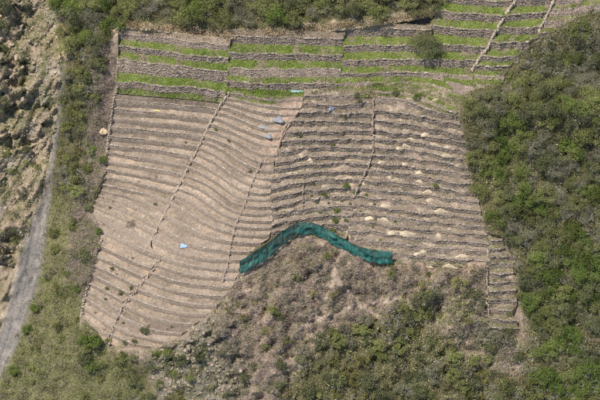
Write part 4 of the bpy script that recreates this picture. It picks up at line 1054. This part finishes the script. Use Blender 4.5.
# ------------------------------------------------------------------ boulders
def boulder_mesh(r):
    import bmesh
    bm = bmesh.new(); bmesh.ops.create_icosphere(bm, subdivisions=2, radius=1.0)
    pl = [r.normal(size=3) for _ in range(7)]
    for v in bm.verts:
        c = np.array(v.co)
        for q in pl:
            q = q / np.linalg.norm(q); d = c @ q
            if d > .5: c = c - q * (d - .5) * .98
        v.co = Vector(c * (1 + .05 * r.normal()))
    me = bpy.data.meshes.new('boulder'); bm.to_mesh(me); bm.free()
    a = me.attributes.new('tone', 'FLOAT', 'POINT'); a.data.foreach_set('value', np.clip(r.normal(.55, .08, len(me.vertices)), 0, 1).astype(np.float32))
    me.materials.append(M['rock']); return me
BM = [boulder_mesh(np.random.default_rng(300 + k)) for k in range(7)]
rocks = []
def boulder(x, y, r, label=None, loc=None):
    o = link('boulder', BM[int(rng.integers(len(BM)))]); q = on_hill(np.array([x]), np.array([y]))[0] if loc is None else loc
    o.location = Vector(q) - Vector((0, 0, r * PX * .1)); s = r * PX
    o.scale = (s * rng.uniform(.8, 1.4), s * rng.uniform(.7, 1.1), s * rng.uniform(.6, 1.0)); o.rotation_euler = rng.uniform(-.5, .5, 3) + [0, 0, rng.uniform(0, 6)]
    rocks.append((o, x, y, r, label))
bt = []
for poly, n, r0, r1 in (([(14, 0), (58, 0), (55, 30), (40, 75), (8, 80), (10, 40)], 60, 1.6, 4.6), ([(0, 70), (58, 70), (48, 150), (40, 190), (0, 200)], 55, 1.3, 3.6), ([(150, 352), (186, 338), (200, 322), (222, 318), (238, 345), (240, 385), (170, 392)], 26, 1.4, 3.8)):
    got = 0
    for _ in range(4000):
        if got >= n: break
        x, y = sample_in(poly, 40, 2)[0]; r = r0 + (r1 - r0) * rng.random() ** 2
        if x < -3 or y < -3 or y > 403 or any((x - a) ** 2 + (y - b) ** 2 < (r + c) ** 2 * .8 for a, b, c in bt): continue
        bt.append((x, y, r)); boulder(x, y, r); got += 1
boulder(191, 311, 2.6, 'single pale boulder on the lower right edge of the bare field', on_any(191, 311))
boulder(240, 173, 2.4, 'small dark boulder among the curving beds of the bare field', on_any(240, 173))
rg = {}
for rec in rocks:
    o, x, y, r, lab = rec
    if lab: tag(o, lab, 'boulder'); continue
    where = ('at the top of the ravine' if y < 40 else 'in the upper ravine' if y < 80 else 'in the middle of the ravine' if y < 135 else 'low in the ravine') if x < 70 else ('below the left half of the field foot' if x < 180 else 'below the right half of the field foot')
    sz = 'large' if r > 2.8 else 'medium' if r > 2.0 else 'small'
    rg.setdefault((sz, where), []).append(rec)
for (sz, where), recs in rg.items():
    base = f'{sz} angular boulder {where}'
    if len(recs) == 1: tag(recs[0][0], base, 'boulder', 'boulders ' + where); continue
    count_off(recs, base, 'boulder', 'boulders ' + where, 1, 2)

# ------------------------------------------------------------------ heaps of pale dug soil on the stony beds
def heap_mesh(r):
    n = 14; rings = 6; V = []; ph = r.uniform(0, 6)
    for k in range(rings + 1):
        u = k / rings
        for j in range(n):
            a = 2 * math.pi * j / n
            rr = u * (1 + .25 * math.sin(3 * a + ph) + .15 * math.sin(5 * a + 2 * ph) + r.normal(0, .07))
            V.append((rr * math.cos(a), rr * .75 * math.sin(a), (1 - u) ** 1.15 * (1 + r.normal(0, .04)) + r.normal(0, .02)))
    F = [[k * n + j, (k + 1) * n + j, (k + 1) * n + (j + 1) % n, k * n + (j + 1) % n] for k in range(rings) for j in range(n)]
    V = np.array(V); V[(rings) * n:, 2] = -.15
    return mesh_np('soil_heap', V, np.array(F), M['heap'], tone=np.clip(r.normal(.5, .2, len(V)), 0, 1), smooth=True)
HM = [heap_mesh(np.random.default_rng(400 + k)) for k in range(5)]
HEAPS = [(425, 136, 3.4), (411, 139, 2.6), (403, 143, 2.8), (434, 146, 3.2), (398, 150, 2.4), (446, 150, 2.4), (445, 158, 3.6), (436, 100, 2.6), (381, 165, 3.2), (404, 167, 3), (421, 171, 3.4), (395, 183, 3.6), (428, 192, 3.8), (430, 201, 3.4), (440, 212, 4), (385, 206, 3.4), (420, 182, 3),
 (349, 180, 3), (364, 183, 3.2), (349, 192, 3.2), (371, 218, 4.2), (384, 220, 3.6), (406, 236, 5), (393, 233, 4), (424, 250, 3.6), (462, 256, 3.6), (420, 256, 3.4), (427, 266, 4), (449, 267, 4.2), (310, 158, 3)]
HEAPS = sorted(HEAPS, key=lambda a: (a[1], a[0]))
near = lambda y: 'upper rows' if y < 153 else 'middle rows' if y < 200 else 'lower rows' if y < 245 else 'foot'
hg = {}
for x, y, r in HEAPS:
    q = on_any(x, y); o = link('soil_heap', HM[int(rng.integers(5))]); o.location = Vector(q) + Vector((0, .1, 0))
    o.scale = (r * PX * rng.uniform(1.2, 1.9), r * PX * rng.uniform(.7, 1.0), r * PX * rng.uniform(.7, 1.05)); o.rotation_euler = (0, 0, rng.uniform(-.3, .3))
    hg.setdefault(near(y) + (' left part' if x < 390 else ' middle part' if x < 425 else ' right part'), []).append((o, x, y, r))
for where, recs in hg.items():
    base = f'pale tan heap of dug soil, stony field {where}'
    count_off(recs, base, 'soil heap', 'heaps of dug soil on the stony beds', 1, 2)

# ------------------------------------------------------------------ sheets, sacks and the dug clay
def sheet(name, x, y, w_, d_, hgt, c0, c1, label, cat, seed, rough=.6):
    r = np.random.default_rng(seed); m = tone_mat(name + ' cloth', c0, c1, 0, 3, .2, rough, .03)
    n = 18; u = np.linspace(-1, 1, n); U, Vv = np.meshgrid(u, u)
    rad = np.sqrt(U ** 2 + Vv ** 2); edge = 1 + .18 * np.sin(np.arctan2(Vv, U) * 3 + seed)
    z = hgt * np.clip(1 - (rad / edge) ** 2.2, 0, 1) ** .7 + (fbm(U * 2.2 + seed, Vv * 2.2, 3)) * .35 * max(hgt, .25)
    pt = np.stack([U * w_ * PX * .5 * edge, Vv * d_ * PX * .5 * edge / sa, z + .05], -1)
    cap = rad > 1.12
    top = pt.reshape(-1, 3); low = top - [0, 0, .03]; ii = np.arange(n * n).reshape(n, n)
    q = np.stack([ii[:-1, :-1], ii[:-1, 1:], ii[1:, 1:], ii[1:, :-1]], -1).reshape(-1, 4)
    keep = ~cap.reshape(-1)[q].any(1); q = q[keep]
    o = link(name, mesh_np(name, np.concatenate([top, low]), np.concatenate([q, q[:, ::-1] + n * n]), m, tone=np.clip(r.normal(.5, .2, 2 * n * n), 0, 1), smooth=True))
    o.location = on_any(x, y); o.rotation_euler = (0, 0, r.uniform(-.3, .3)); tag(o, label, cat); return o
sheet('tarpaulin', 185, 245, 7, 4.5, .25, (.22, .36, .60), (.45, .58, .78), 'light blue tarpaulin lying on a bed of the bare field', 'tarpaulin', 3)
sheet('covered_heap', 279, 120, 11, 7, .42, (.20, .20, .205), (.34, .34, .35), 'large grey covered heap at the top right of the bare field', 'heap', 4)
sheet('covered_heap', 268, 138, 7.5, 5, .3, (.21, .21, .215), (.36, .36, .37), 'small grey covered heap below the larger one', 'heap', 5)
sheet('plastic_sheet', 262, 128, 8, 2.6, .15, (.23, .245, .26), (.36, .375, .39), 'narrow bluish plastic strip between the two grey heaps', 'plastic sheet', 6)
sheet('sack', 331, 107, 6, 5, .6, (.17, .19, .25), (.32, .34, .41), 'bluish grey sack at the top left of the stony field', 'sack', 7)
sheet('netting_sheet', 296, 89, 14, 3, .12, (.18, .33, .31), (.36, .50, .46), 'pale turquoise net spread on the grass above the bare field', 'netting', 8)
sheet('straw_patch', 157, 110.5, 7, 2.4, .15, (.55, .42, .17), (.72, .58, .28), 'small golden straw patch at the top left of the bare field', 'straw', 9)
# pale clay bank with a dark hollow, left rim
sheet('clay_heap', 104, 132, 9, 6, .9, (.52, .38, .24), (.66, .50, .33), 'pale orange clay heap by the left rim of the bare field', 'heap', 10)

print('shrubs', sum(1 for a in PLANTS if a[2] == 'shrub'), 'trees', sum(1 for a in PLANTS if a[2] == 'tree'))
print('objects', len(bpy.data.objects), 'tris', sum(len(o.data.polygons) for o in bpy.data.objects if o.type == 'MESH'))
